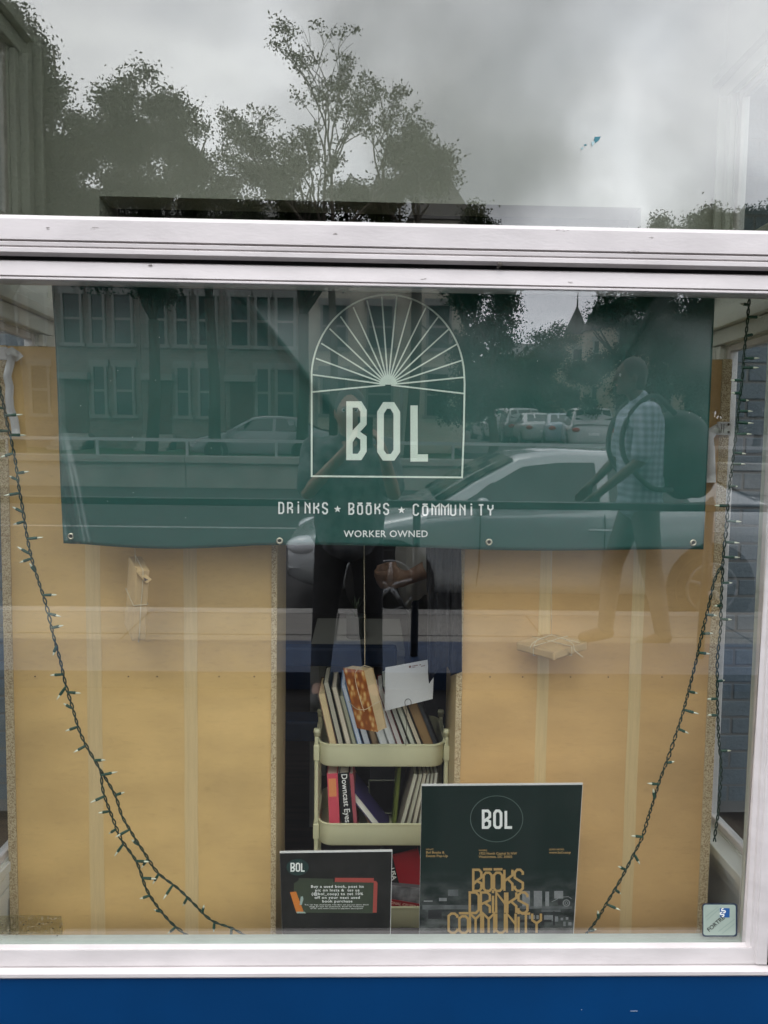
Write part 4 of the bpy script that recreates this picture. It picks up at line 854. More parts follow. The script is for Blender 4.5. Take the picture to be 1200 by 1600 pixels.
m = MB(); poly(m, [(470, 1401), (473.5, 1400.5), (474, 1405), (471.5, 1414), (468, 1414)], 3); poly(m, [(463, 1424.5), (476, 1424.5), (478, 1427), (464, 1427)], 3); m.build('mint_figure', pk, p2_)
m = MB(); f2 = lambda u, v, k: ont(u, v, 3)
for i, tx in enumerate(('Buy a used book, post its', 'pic on Insta &  tag us', '(@bol_coop) to get 10%', 'off on your next used', 'book purchase')): typed(m, tx, f2, 527, 1387+i*5.75, 5.6, 'CENTER', bold=.018, sx=1.22, space=1.16)
for i, tx in enumerate(('You can buy used books with Bloc we are out there. Book', 'range $3 each for paperback, $5-$7 for hardcover', '$7.00  and send a memo in payment description')): typed(m, tx, f2, 526, 1414.5+i*2.9, 2.8, 'CENTER', bold=.005, sx=1.35, space=1.1)
m.build('notice_lettering', inkw, p2_)

# ================================================================== stickers on the outside of the glass
stm = mat('pale_sticker', (.34, .42, .36), .4, var=.04, vscale=30); stb = mat('sticker_blue', (.02, .10, .30), .4); stk = mat('sticker_black', (.02, .02, .02), .4); stg = mat('sticker_line', (.24, .32, .28), .4)
st = thing('alarm_sticker', onglass(1125, 1462), 'pale square alarm sticker reading FORTRESS in the bottom right corner of the glass', 'sticker')
def pst(u, v, k=0): return onglass(u, v, .0022+.0003*k)
def rr(x0, y0, x1, y1, r, n=5):
    o = []
    for cx_, cy_, a0 in ((x1-r, y0+r, -90), (x1-r, y1-r, 0), (x0+r, y1-r, 90), (x0+r, y0+r, 180)):
        for i in range(n+1): a = R(a0+90*i/n); o.append((cx_+r*math.cos(a), cy_+r*math.sin(a)))
    return o
def flat(mb, pts, lift, th): 
    a = [onglass(x, y, lift) for x, y in pts]; b = [onglass(x, y, lift-th) for x, y in pts]; n = len(a)
    mb.add(a+b, [tuple(range(n)), tuple(range(n, 2*n))[::-1]]+[(i, n+i, n+(i+1) % n, (i+1) % n) for i in range(n)])
m = MB(); flat(m, rr(1097.5, 1411.5, 1152, 1463.5, 4), .0012, .0006); m.build('dark_border', mat('sticker_border', (.02, .035, .07), .4), st)
m = MB(); flat(m, rr(1099, 1413.5, 1149.5, 1461.5, 4), .0017, .0004); m.build('backing', stm, st)
m = MB(); flat(m, [(1125, 1419), (1140, 1419), (1140, 1433.5), (1125, 1433.5)], .0021, .0002); m.build('blue_square', stb, st)
def rot(cx, cy, deg, fn):
    c_, s_ = math.cos(R(deg)), math.sin(R(deg)); return lambda u, v, k: fn(cx+(u*c_+v*s_), cy+(-u*s_+v*c_), k)
m = MB(); typed(m, 'FORTRE', rot(1108, 1456.5, 41, pst), 0, 0, 9.2, bold=.012, sx=1.0); m.build('lettering', stk, st)
m = MB(); f3 = rot(1128.5, 1432.5, 41, lambda u, v, k: pst(u, v, k+1)); typed(m, 'S', f3, -.5, 1, 11.5, bold=.03); typed(m, 'S', f3, 5, -2, 11.5, bold=.03); m.build('logo_lettering', inkw, st)
m = MB()
for a in ((1102, 1433, 1122, 1417), (1104, 1438, 1124, 1420), (1122, 1456, 1148, 1436), (1128, 1459, 1148, 1443)): ribbon(m, [(a[0], a[1]), (a[2], a[3])], .35, pst, 0)
m.build('fine_lines', stg, st)
# grubby film with specks at the lower left
def filmmat():
    m = glassmat('grubby_film', .02, (.80, .80, .72)); t = m.node_tree; n = t.nodes.new; l = t.links.new
    o = t.nodes['Material Output']; src = o.inputs[0].links[0].from_socket; tcn = n('ShaderNodeTexCoord'); no = n('ShaderNodeTexNoise'); no.inputs['Scale'].default_value = 130; no.inputs['Detail'].default_value = 3
    mr = n('ShaderNodeMapRange'); mr.inputs['From Min'].default_value = .52; mr.inputs['From Max'].default_value = .72; mr.inputs['To Min'].default_value = .05; mr.inputs['To Max'].default_value = .42
    d = n('ShaderNodeBsdfDiffuse'); d.inputs[0].default_value = (.36, .31, .21, 1); mxs = n('ShaderNodeMixShader'); l(tcn.outputs['Object'], no.inputs['Vector']); l(no.outputs['Fac'], mr.inputs['Value']); l(mr.outputs[0], mxs.inputs[0]); l(src, mxs.inputs[1]); l(d.outputs[0], mxs.inputs[2]); l(mxs.outputs[0], o.inputs[0]); return m
fl_ = thing('dirty_film', onglass(40, 1460), 'old transparent film with dark specks at the lower left of the glass', 'sticker residue')
m = MB(); flat(m, [(-40, 1431), (60, 1430), (96, 1431.5), (98.5, 1446), (98, 1460), (-40, 1460)], .0014, .0005); m.build('film', filmmat(), fl_)
m = MB(); random.seed(11)
for px, py, r in ((4, 1445, 2.2), (15, 1454, 2.2), (41, 1440, 2), (37, 1445, 2.6), (44.5, 1454, 2), (61.5, 1443.5, 2.8), (75, 1441, 2), (81.5, 1441.5, 2), (83, 1451, 2.4), (94, 1448.5, 2.4), (89.5, 1462, 2.2)): 
    p = onglass(px, py, .003); m.ellips(p, (r*.0009, .0008, r*.0006), 7, 5)
for _ in range(60): 
    p = onglass(random.uniform(0, 97), random.uniform(1434, 1458), .0022); m.ellips(p, random.uniform(.0003, .0008), 5, 4)
m.build('specks', mat('dead_specks', (.02, .018, .012), .8), fl_, kind='stuff')

# ================================================================== things in the room
tabw = mat('white_table_laminate', (.55, .55, .53), .4); leafm = mat('pot_plant_leaf', (.02, .05, .015), .5)
a = P(497, 979, 1.75); b = P(620, 979, 1.75); c = P(633, 1008, 1.25); d = P(484, 1008, 1.25); zt_t = .5*(a.z+c.z)
tb = thing('white_table', ((a.x+b.x)/2, 1.5, -.05), 'white topped table in the dark room behind the trolley', 'table')
MB().add([(a.x-.01, 1.85, zt_t), (b.x+.02, 1.85, zt_t), (c.x, 1.25, zt_t), (d.x, 1.25, zt_t), (a.x-.01, 1.85, zt_t-.03), (b.x+.02, 1.85, zt_t-.03), (c.x, 1.25, zt_t-.03), (d.x, 1.25, zt_t-.03)],
         [(0, 3, 2, 1), (4, 5, 6, 7), (0, 1, 5, 4), (1, 2, 6, 5), (2, 3, 7, 6), (3, 0, 4, 7)]).build('table_top', tabw, tb, bevel=.003)
for x, y in ((d.x+.02, 1.28), (c.x-.02, 1.28), (a.x+.02, 1.80), (b.x-.02, 1.80)): bx('leg', tabw, (x-.018, y-.018, -.05), (x+.018, y+.018, zt_t-.03), tb)
pz = Vector(P(556, 995, 1.45)); pot = thing('plant_pot', (pz.x, 1.45, zt_t), 'ribbed grey pot with a small plant on the white table', 'plant')
vs = []; fs = []; n = 28; prf = [(.034, 0), (.040, .002), (.043, .095), (.045, .10), (.040, .10), (.038, .085)]
for i in range(n):
    a_ = 2*math.pi*i/n
    for j, (r, z) in enumerate(prf): rr_ = r*(1+.03*(i % 2)*(0 < j < 3)); vs.append((pz.x+rr_*math.cos(a_), 1.45+rr_*math.sin(a_), zt_t+.0005+z))
k = len(prf)
for i in range(n):
    for j in range(k-1): fs.append((i*k+j, ((i+1) % n)*k+j, ((i+1) % n)*k+j+1, i*k+j+1))
m = MB(); m.add(vs, fs); m.build('pot', mat('grey_pot', (.13, .15, .15), .6), pot, smooth=True)
MB().prism([(pz.x+.038*math.cos(2*math.pi*i/16), 1.45+.038*math.sin(2*math.pi*i/16)) for i in range(16)], 'z', zt_t+.07, zt_t+.084).build('soil', mat('soil', (.02, .015, .01), .9), pot)
random.seed(5)
for i in range(14):
    a_ = random.uniform(0, 6.28); r = random.uniform(.01, .05); h = random.uniform(.05, .11); b0 = Vector((pz.x, 1.45, zt_t+.083)); m = MB()
    p1 = b0+Vector((r*.4*math.cos(a_), r*.4*math.sin(a_), h*.6)); p2 = b0+Vector((r*math.cos(a_), r*math.sin(a_), h)); sd2 = Vector((-math.sin(a_), math.cos(a_), 0))*.006
    m.add([b0, p1-sd2, p1+sd2, p2], [(0, 1, 2), (1, 3, 2)]); m.build('leaf', leafm, pot)
bl_ = thing('blue_bench', (0, 1.2, -.05), 'navy blue bench seat in front of the white table inside', 'bench'); nav = mat('navy_upholstery', (.008, .035, .10), .5, bump=.1)
p0 = P(400, 1012, 1.10); p1 = P(621, 1012, 1.10); z1_ = p0.z; bx('seat_back', nav, (p0.x, 1.10, z1_-.075), (p1.x, 1.17, z1_+.002), bl_, bevel=.012)
bx('seat', nav, (p0.x, .98, .42), (p1.x, 1.10, .50), bl_, bevel=.01)
for x in (p0.x+.03, p1.x-.03): bx('leg', darknail, (x-.02, 1.0, -.05), (x+.02, 1.165, z1_-.076), bl_)
# ================================================================== the street in front (mirrored in the panes)
asph = mat('asphalt', (.040, .040, .041), .85, var=.2, vscale=3, bump=.3, bscale=60); conc = mat('pavement_concrete', (.20, .19, .172), .85, var=.12, vscale=2, bump=.15)
dpave = mat('dark_paving', (.013, .013, .014), .8, spec=.2, var=.25, vscale=5, bump=.2); bkerb = mat('blue_painted_base', (.010, .030, .075), .6, var=.15); kerbm = mat('kerb_stone', (.30, .29, .27), .85, var=.1)
linem = mat('road_paint', (.26, .26, .25), .8, var=.2); grassm = mat('grass', (.03, .055, .02), .9, var=.3, vscale=4)
struct(bx('ground', asph, (-300, -400, -.35), (300, 60, -.144)))
struct(bx('paving_by_shop', dpave, (-30, -2.50, -.2), (30, -.05, -.004)))
struct(bx('pavement', conc, (-30, -4.18, -.2), (30, -3.13, 0)))
jt = MB()
for k in range(-10, 12): jt.box((k*1.5-.2, -4.18, .0002), (k*1.5-.188, -3.13, .002))
jt.box((-30, -3.6, .0002), (30, -3.588, .002)); struct(jt.build('pavement_joints', dpave))
struct(bx('kerb', kerbm, (-30, -4.33, -.2), (30, -4.183, .004)))
m = MB()
for y in (-9.6, -12.6):
    for k in range(-9, 14): m.box((k*6, y-.06, -.1435), (k*6+5.98, y+.06, -.1395))
struct(m.build('road_markings', linem))
# low wall with a rail along the cutting
lw = thing('low_concrete_wall', (0, -15.6, -.144), 'low pale concrete wall with a steel rail along the middle of the road', 'wall')
mcon = mat('weathered_concrete', (.24, .235, .215), .85, var=.15, vscale=1.5, bump=.2); steelr = mat('galvanised_rail', (.35, .36, .36), .4, metal=.7)
for k in range(-8, 12): bx('wall_panel', mcon, (k*4, -15.8, -.144), (k*4+3.985, -15.5, .42), lw); bx('coping', mcon, (k*4, -15.9, .422), (k*4+3.985, -15.4, .56), lw)
for k in range(-16, 24): bx('rail_post', steelr, (k*2-.03, -15.68, .56), (k*2+.03, -15.62, .9), lw)
bx('rail', steelr, (-32, -15.69, .88), (48, -15.60, .95), lw)
struct(bx('far_pavement', conc, (-60, -24.5, -.2), (60, -21.5, 0)))
struct(bx('front_gardens', grassm, (-60, -29, -.2), (60, -24.503, .02)))
struct(bx('parking_ground', asph, (3.5, -60, -.2), (60, -24.6, .25)))
struct(bx('far_ground', grassm, (-300, -390, -.3), (300, -60.2, .1)))

# railing with blue painted base
rblk = mat('dark_railing_paint', (.015, .018, .022), .35)
bs = thing('metal_railing', (0, -2.82, 0), 'dark metal handrail on a blue painted base along the pavement', 'railing')
bx('base', bkerb, (-14, -3.125, -.003), (14, -2.505, .10), bs)
for x in (-3.7, -1.8+.0, .32, 2.12, 4.1, 6.0): 
    if x == -1.8: continue
    MB().tube([(x, -2.82, .10), (x, -2.82, 1.05)], .024, 10).build('post', rblk, bs, smooth=True)
bx('top_rail', rblk, (-14, -2.845, 1.03), (14, -2.795, 1.075), bs, bevel=.006)

# ------------------------------------------------------------------ cars
tyre = mat('tyre_rubber', (.015, .015, .015), .8); rimm = mat('alloy_wheel', (.20, .205, .21), .3, metal=.8); cglass = mat('car_window_glass', (.008, .012, .012), .04, spec=.9)
lampm = mat('headlamp_lens', (.7, .72, .74), .08, spec=1); redl = mat('tail_lamp_lens', (.35, .01, .01), .15); blackp = mat('black_trim', (.012, .012, .012), .5)
silver = mat('silver_car_paint', (.40, .42, .42), .22, metal=.25, coat=.8)
def car(label, x0, yc, z0, d, paint, group=None, detail=True, kind='sedan', L=4.5, rot=0):
    """x0 nose, d=+1 body runs to +x; yc centre line"""
    t = thing('parked_car', (x0+d*L/2, yc, z0), label, 'car', group); k = L/4.5; o0 = wl(t)
    def X(x): return x0+d*x*k
    st = [(0, .62, .58, .30), (.08, .70, .66, .24), (.35, .79, .74, .20), (.9, .87, .86, .19), (1.2, .885, .93, .19), (1.6, .89, .96, .19), (2.6, .895, .98, .19), (3.5, .89, 1.0, .19), (4.05, .87, 1.02, .2), (4.38, .80, .98, .26), (4.5, .70, .88, .34)]
    ring = 11; vs = []; fs = []
    for x, w_, h, b in st:
        half = [(0, b), (w_*.80, b), (w_*.95, b+.06), (w_, b+.17), (w_, h*.62), (w_*.985, h-.14), (w_*.955, h-.055), (w_*.90, h-.01), (w_*.6, h+.02), (w_*.3, h+.032), (0, h+.035)]
        for y, z in half: vs.append((X(x), yc-y, z0+z))
        for y, z in half[1:-1][::-1]: vs.append((X(x), yc+y, z0+z))
    n = 20
    for i in range(len(st)-1):
        for j in range(n): fs.append((i*n+j, i*n+(j+1) % n, (i+1)*n+(j+1) % n, (i+1)*n+j))
    fs += [tuple(range(n)), tuple((len(st)-1)*n+j for j in range(n))]
    bo = MB().add(vs, fs).build('body', paint, t, smooth=True); ss = bo.modifiers.new('s', 'SUBSURF'); ss.levels = 1; ss.render_levels = 2 if detail else 1
    top = {'sedan': [(1.18, .93, .83, .80), (1.6, 1.19, .84, .72), (1.98, 1.385, .845, .645), (2.35, 1.43, .845, .62), (2.95, 1.425, .845, .62), (3.35, 1.37, .84, .62), (3.8, 1.15, .83, .68), (4.15, 1.0, .80, .76)],
           'suv': [(1.18, .95, .84, .80), (1.5, 1.25, .85, .74), (1.8, 1.52, .85, .68), (2.2, 1.62, .85, .66), (3.2, 1.64, .85, .66), (4.0, 1.60, .84, .66), (4.25, 1.3, .84, .70), (4.42, 1.0, .80, .74)]}[kind]
    vs = []; fs = []; belt = .94
    for x, h, wb, wr in top:
        zb = min(belt, h-.02); half = [(wb, zb-.03), (lerp(wb, wr, .5), lerp(zb, h-.05, .5)), (wr, h-.045), (wr*.92, h-.008), (wr*.5, h+.012), (0, h+.016)]
        vs += [(X(x), yc-y, z0+z) for y, z in half]+[(X(x), yc+y, z0+z) for y, z in half[:-1][::-1]]
    n = 11
    for i in range(len(top)-1):
        for j in range(n-1): fs.append((i*n+j, i*n+j+1, (i+1)*n+j+1, (i+1)*n+j))
    MB().add(vs, fs).build('roof', paint, t, smooth=True)
    def prof_h(x):
        for a, b in zip(top, top[1:]):
            if a[0] <= x <= b[0]: u = (x-a[0])/(b[0]-a[0]); return [lerp(a[q_], b[q_], u) for q_ in (1, 2, 3)]
        return top[-1][1:]
    def sidepan(xs, name, s_, mmat=cglass, up=.075, lo=.03, off=.006, par=t):
        m = MB(); A = []
        for x in xs:
            h, wb, wr = prof_h(x); zb = min(belt, h-.02); zt = h-.045-up*.5
            u0 = .08; A.append(((X(x), yc+s_*(lerp(wb, wr, u0)+off), z0+zb+lo), (X(x), yc+s_*(lerp(wb, wr, .93)+off), z0+max(zb+lo+.005, zt))))
        vs = [p for a in A for p in a]+[(p[0], p[1]-s_*.012, p[2]) for a in A for p in a]; n_ = len(vs)//2
        m.add(vs, [(2*i, 2*i+1, 2*i+3, 2*i+2) for i in range(len(A)-1)]+[(n_+2*i, n_+2*i+2, n_+2*i+3, n_+2*i+1) for i in range(len(A)-1)]+[(2*i+1, n_+2*i+1, n_+2*i+3, 2*i+3) for i in range(len(A)-1)])
        return m.build(name, mmat, par)
    for s_ in (1, -1):
        if kind == 'sedan': sidepan([1.52, 1.75, 2.0, 2.3, 2.62], 'side_window', s_); sidepan([2.72, 3.0, 3.3, 3.62], 'side_window', s_)
        else: sidepan([1.45, 1.8, 2.2, 2.6], 'side_window', s_); sidepan([2.7, 3.2, 3.4], 'side_window', s_); sidepan([3.5, 3.9, 4.15], 'side_window', s_)
    def crosspan(xa, xb, name):
        A = []
        for x in (xa, (xa+xb)/2, xb):
            h, wb, wr = prof_h(x)
            A += [(X(x), yc+y*wr*.93, z0+h+.018-.012*abs(y)) for y in (-1, -.5, 0, .5, 1)]
        m = MB(); m.add(A+[(p[0], p[1], p[2]-.03) for p in A], [(5*i+j, 5*i+j+1, 5*i+j+6, 5*i+j+5) for i in range(2) for j in range(4)]+[(15+5*i+j, 20+5*i+j, 21+5*i+j, 16+5*i+j) for i in range(2) for j in range(4)]); return m.build(name, cglass, t)
    crosspan(top[0][0]+.10, top[2][0]-.05, 'windscreen'); crosspan(top[-3][0]+.05, top[-1][0]-.10, 'rear_window')
    for xw in (.88, 3.58):
        for s_ in (1, -1):
            yo = yc+s_*.90; m = MB()
            ys = (yo-s_*.30, yo-s_*.005)
            MB().tube([(X(xw), ys[0], z0+.33), (X(xw), ys[1], z0+.33)], .375, 24).build('wheel_arch', blackp, t)
            w_ = MB().tube([(X(xw), yo-s_*.20, z0+.32), (X(xw), yo-s_*.19, z0+.32), (X(xw), yo-s_*.02, z0+.32), (X(xw), yo+s_*.006, z0+.32)], [.30, .32, .32, .295], 28).build('wheel', tyre, t)
            r = MB(); r.tube([(X(xw), yo+s_*.007, z0+.32), (X(xw), yo+s_*.012, z0+.32)], [.222, .215], 24)
            r.build('wheel_dish', blackp, w_)
            r = MB(); pts = [(X(xw)+.21*math.cos(a), yo+s_*.016, z0+.32+.21*math.sin(a)) for a in [2*math.pi*i/24 for i in range(25)]]; r.tube(pts, .014, 6)
            for q_ in range(5):
                a = 2*math.pi*q_/5+.3; r.tube([(X(xw), yo+s_*.020, z0+.32), (X(xw)+.2*math.cos(a), yo+s_*.018, z0+.32+.2*math.sin(a))], [.034, .018], 6)
            r.ellips((X(xw), yo+s_*.02, z0+.32), (.045, .015, .045), 12, 6); r.build('rim', rimm, w_, smooth=True)
    for s_ in (1, -1):
        m = MB(); m.ellips((X(.16), yc+s_*.60, z0+.60), (.17, .16, .085), 14, 8); m.build('headlight', lampm, t, smooth=True)
        m = MB(); m.ellips((X(4.42), yc+s_*.64, z0+.80), (.10, .16, .09), 14, 8); m.build('tail_light', redl, t, smooth=True)
        if detail:
            m = MB(); m.ellips((X(1.62), yc+s_*1.0, z0+1.0), (.07, .105, .075), 14, 8); m.tube([(X(1.62), yc+s_*.84, z0+.95), (X(1.62), yc+s_*.96, z0+.98)], .022, 6); m.build('door_mirror', paint, t, smooth=True)
            for x in (2.52, 3.50):
                m = MB(); m.tube([(X(x), yc+s_*.905, z0+.80), (X(x+.05), yc+s_*.915, z0+.80), (X(x+.17), yc+s_*.915, z0+.80), (X(x+.2), yc+s_*.905, z0+.80)], .013, 6); m.build('door_handle', paint, t, smooth=True)
            for x in (1.62, 2.66, 3.68):
                pts = [(X(x-.02*(z_ < .5)), yc+s_*(.8985 if z_ < .84 else .885 if z_ < .88 else .865), z0+z_) for z_ in (.32, .5, .7, .82, .87, .93)]
                MB().tube(pts, .005, 4).build('door_gap', blackp, t)
    bx('grille', blackp, (min(X(-.005), X(.05)), yc-.42, z0+.42), (max(X(-.005), X(.05)), yc+.42, z0+.55), t)
    bx('number_plate', lampm, (min(X(4.49), X(4.52)), yc-.2, z0+.6), (max(X(4.49), X(4.52)), yc+.2, z0+.7), t)
    return t
ya = -4.43-.92
car('silver saloon car parked at the kerb beyond the railing', -.66, ya, -.144, 1, silver, 'cars parked along the streets')
cp = [mat('white_car_paint', (.42, .43, .43), .25, coat=.7), mat('grey_car_paint', (.18, .19, .20), .25, coat=.7), mat('dark_car_paint', (.03, .04, .05), .2, coat=.8), mat('pale_blue_car_paint', (.30, .36, .42), .25, coat=.7)]
for i, (px, D, dz, pi_, kd, lb) in enumerate(((938, 27, .25, 0, 'suv', 'white tall car, nearest of the row in the raised car park'), (893, 30, .25, 3, 'sedan', 'pale blue saloon in the raised car park between the white cars'), (852, 31, .25, 0, 'sedan', 'white saloon in the middle of the raised car park row'), (818, 34, .25, 1, 'suv', 'grey tall car left of the white saloon in the raised car park'), (782, 36, .25, 0, 'suv', 'white tall car at the far left of the car park'), (872, 42, .25, 2, 'sedan', 'dark saloon at the back of the car park'))):
    x = M(px, 680, D).x; t = car(lb, x-2.25, -D-2, dz, 1, cp[pi_], 'cars parked along the streets', False, kd); t.rotation_euler = (0, 0, R(98-i*3))
car('grey saloon parked in front of the brick row house across the road', M(330, 690, 26).x, -23.2, .0, 1, cp[1], 'cars parked along the streets', False)

# ------------------------------------------------------------------ houses
def brickmat(name, c1, c2, mo, sc_=1.0):
    m = mat(name, c1, .85); t = m.node_tree; b = t.nodes['Principled BSDF']; n = t.nodes.new; l = t.links.new
    tcn = n('ShaderNodeTexCoord'); mpn = n('ShaderNodeMapping'); mpn.inputs['Rotation'].default_value = (R(90), 0, 0); br_ = n('ShaderNodeTexBrick'); br_.inputs['Color1'].default_value = (*c1, 1); br_.inputs['Color2'].default_value = (*c2, 1); br_.inputs['Mortar'].default_value = (*mo, 1)
    br_.inputs['Scale'].default_value = 2.2*sc_; br_.inputs['Mortar Size'].default_value = .012; l(tcn.outputs['Object'], mpn.inputs[0]); l(mpn.outputs[0], br_.inputs['Vector']); l(br_.outputs['Color'], b.inputs['Base Color']); return m
rbrick = brickmat('grey_brown_house_brick', (.13, .11, .10), (.17, .14, .12), (.2, .19, .17)); trimh = mat('house_trim', (.19, .19, .178), .7); creamh = mat('cream_house_siding', (.40, .38, .31), .75, var=.06, vscale=2, bump=.3, bscale=9, stretch=(.05, .05, 8)); slate = mat('roof_slate', (.05, .048, .045), .8, var=.2, vscale=4); stoneh = brickmat('tan_turret_brick', (.24, .20, .155), (.28, .23, .18), (.3, .28, .24)); doorm = mat('house_door', (.05, .02, .015), .5); hglass = mat('house_window_glass', (.015, .02, .022), .2, spec=.4)
def window(t, x, z, w_, h, yf, tr=trimh, ny=-1):
    """on a wall facing +y at y=yf"""
    m = MB(); e_ = .09
    for a, b in (((x-w_/2-e_, z-.0), (x-w_/2, z+h)), ((x+w_/2, z), (x+w_/2+e_, z+h)), ((x-w_/2-e_-.08, z-.14), (x+w_/2+e_+.08, z)), ((x-w_/2-e_-.08, z+h), (x+w_/2+e_+.08, z+h+.26))): m.box((a[0], yf-.02, a[1]), (b[0], yf+.10, b[1]))
    m.box((x-w_/2, yf-.02, z+h*.48), (x+w_/2, yf+.07, z+h*.53)); f = m.build('window_frame', tr, t); bx('pane', hglass, (x-w_/2, yf-.02, z), (x+w_/2, yf+.03, z+h), f)
def gable_roof_pyr(t, x0, x1, y0, y1, z, h, mm=slate, o=.3):
    cx_, cy_ = (x0+x1)/2, (y0+y1)/2; MB().add([(x0-o, y0-o, z), (x1+o, y0-o, z), (x1+o, y1+o, z), (x0-o, y1+o, z), (cx_, cy_, z+h)], [(0, 1, 4), (1, 2, 4), (2, 3, 4), (3, 0, 4), (3, 2, 1, 0)]).build('pyramid_roof', mm, t)
    MB().tube([(cx_, cy_, z+h-.05), (cx_, cy_, z+h+.9)], .05, 6, taper=.01).build('finial', mm, t)
YH = 29.0
def mx_(px): return M(px, 645, YH).x
hx = [mx_(-330), mx_(-190), mx_(-45), mx_(92), mx_(222), mx_(352), mx_(470)]
for i in range(6):
    a, b = hx[i], hx[i+1]; t = thing('row_house', ((a+b)/2, -YH-4, 0), ['farthest left brick row house across the road, end of the terrace', 'second brick row house from the left end of the terrace across the road', 'third brick row house from the left end of the terrace across the road', 'brick row house across the road, half hidden by trees', 'middle brick row house across the road with pale window surrounds', 'brick row house next to the cream house across the road'][i], 'house', 'row houses across the road')
    bx('wall', rbrick, (a+.01, -YH-8, 0), (b-.01, -YH, 8.9), t); w_ = b-a
    for fl in range(3):
        z = 1.55+fl*2.75
        for k, fx in enumerate((.20, .50, .80)):
            if fl == 0 and k == 0: continue
            window(t, a+w_*fx, z-.2, .62 if k != 1 else .42, 1.85, -YH)
    bx('cornice', trimh, (a+.01, -YH-.1, 8.9), (b-.01, -YH+.35, 9.4), t)
    d_ = bx('door', doorm, (a+w_*.22-.45, -YH-.02, .6), (a+w_*.22+.45, -YH+.04, 2.7), t); bx('door_frame', trimh, (a+w_*.22-.6, -YH-.02, 2.7), (a+w_*.22+.6, -YH+.5, 2.95), d_)
    for s_ in range(4): bx('step', mcon, (a+w_*.22-.6, -YH+.01, 0), (a+w_*.22+.6, -YH+1.6-.35*s_, .15*(s_+1)), t)
# cream house with a pyramid roofed corner
a, b = mx_(482), mx_(640); c = mx_(722)
t = thing('cream_house', ((a+c)/2, -YH-4, 0), 'cream sided house with dark pyramid roof on its corner tower across the road', 'house')
bx('wall', creamh, (a, -YH-8, 0), (b-.01, -YH, 8.2), t); bx('tower_wall', creamh, (b, -YH-2.6, 0), (c, -YH+.4, 8.9), t); bx('cornice', trimh, (a, -YH-.1, 8.2), (b-.01, -YH+.3, 8.6), t)
apex = M(681, 250, YH+1.0).z; gable_roof_pyr(t, b, c, -YH-2.6, -YH+.4, 8.9, apex-8.9, o=.25)
for z in (1.5, 4.1, 6.6):
    for fx in (.25, .7): window(t, lerp(a, b, fx), z, .9, 1.6, -YH)
    window(t, (b+c)/2, z, .8, 1.6, -YH+.4)
bx('porch_roof', trimh, (a+.3, -YH+.01, 2.9), (b-.3, -YH+1.8, 3.1), t)
for fx in (.1, .5, .9): bx('porch_post', trimh, (lerp(a, b, fx)-.06, -YH+1.6, .4), (lerp(a, b, fx)+.06, -YH+1.72, 2.9), t)
bx('porch_floor', mcon, (a+.3, -YH+.01, 0), (b-.3, -YH+1.8, .4), t)
# turreted houses down the street
for i, (px, D, pa, wpx, lb) in enumerate(((903, 52, 474, 34, 'tan turreted row house with the tallest spire down the street'), (936, 46, 466, 40, 'second tan turreted row house, half behind the trees'), (975, 41, 455, 60, 'nearest tan row house with steep roof on the right, mostly behind trees'))):
    c_ = M(px, 560, D); za = M(px, pa, D).z; w_ = wpx/1200*(D+1.85); zb = M(px, 522-i*6, D).z; t = thing('turret_house', (c_.x+2, -D-4, 0), lb, 'house', 'turreted row houses')
    bx('wall', stoneh, (c_.x+w_*.35, -D-10, .1), (c_.x+w_*.35+3.4, -D-.3, zb+.4), t)
    MB().prism([(c_.x+w_/2*math.cos(q_), -D-w_/2+w_/2*math.sin(q_)) for q_ in [R(22.5+45*k) for k in range(8)]], 'z', .1, zb).build('turret', stoneh, t)
    n = 8; vs = [(c_.x+w_*.6*math.cos(R(22.5+45*k)), -D-w_/2+w_*.6*math.sin(R(22.5+45*k)), zb) for k in range(8)]+[(c_.x, -D-w_/2, za)]
    MB().add(vs, [(k, (k+1) % 8, 8) for k in range(8)]+[tuple(range(8))[::-1]]).build('spire', slate, t); MB().tube([(c_.x, -D-w_/2, za-.1), (c_.x, -D-w_/2, za+1.2)], .06, 6, taper=.02).build('finial', slate, t)
    for z in (1.8, 4.6, 7.2):
        if z+1.6 < zb: window(t, c_.x, z, .7, 1.5, -D+.02); window(t, c_.x+w_*.35+1.7, z, .8, 1.5, -D-.3)
fb = M(815, 537, 80); bx_o = bx('distant_block', mat('distant_block_wall', (.3, .31, .31), .8), (M(780, 600, 80).x, -90, 0), (M(838, 600, 80).x, -80, fb.z)); tag(bx_o, 'pale flat roofed building at the far end of the street', 'building')

# ------------------------------------------------------------------ trees
barkm = mat('bark', (.035, .028, .02), .9, bump=.5); 
def leafmat(name, c):
    m = bpy.data.materials.new(name); m.use_nodes = True; t = m.node_tree; t.nodes.clear(); n = t.nodes.new; l = t.links.new; o = n('ShaderNodeOutputMaterial')
    d = n('ShaderNodeBsdfDiffuse'); tr = n('ShaderNodeBsdfTranslucent'); mi = n('ShaderNodeMixShader'); mi.inputs[0].default_value = .3; g = n('ShaderNodeNewGeometry'); r = n('ShaderNodeValToRGB')
    r.color_ramp.elements[0].color = (c[0]*.55, c[1]*.55, c[2]*.55, 1); r.color_ramp.elements[1].color = (c[0]*1.5, c[1]*1.45, c[2]*1.3, 1)
    l(g.outputs['Random Per Island'], r.inputs[0]); l(r.outputs[0], d.inputs[0]); l(r.outputs[0], tr.inputs[0]); l(d.outputs[0], mi.inputs[1]); l(tr.outputs[0], mi.inputs[2]); l(mi.outputs[0], o.inputs[0]); return m
lf = [leafmat('leaf_dark', (.014, .024, .009)), leafmat('leaf_mid', (.024, .042, .012)), leafmat('leaf_olive', (.024, .032, .012))]
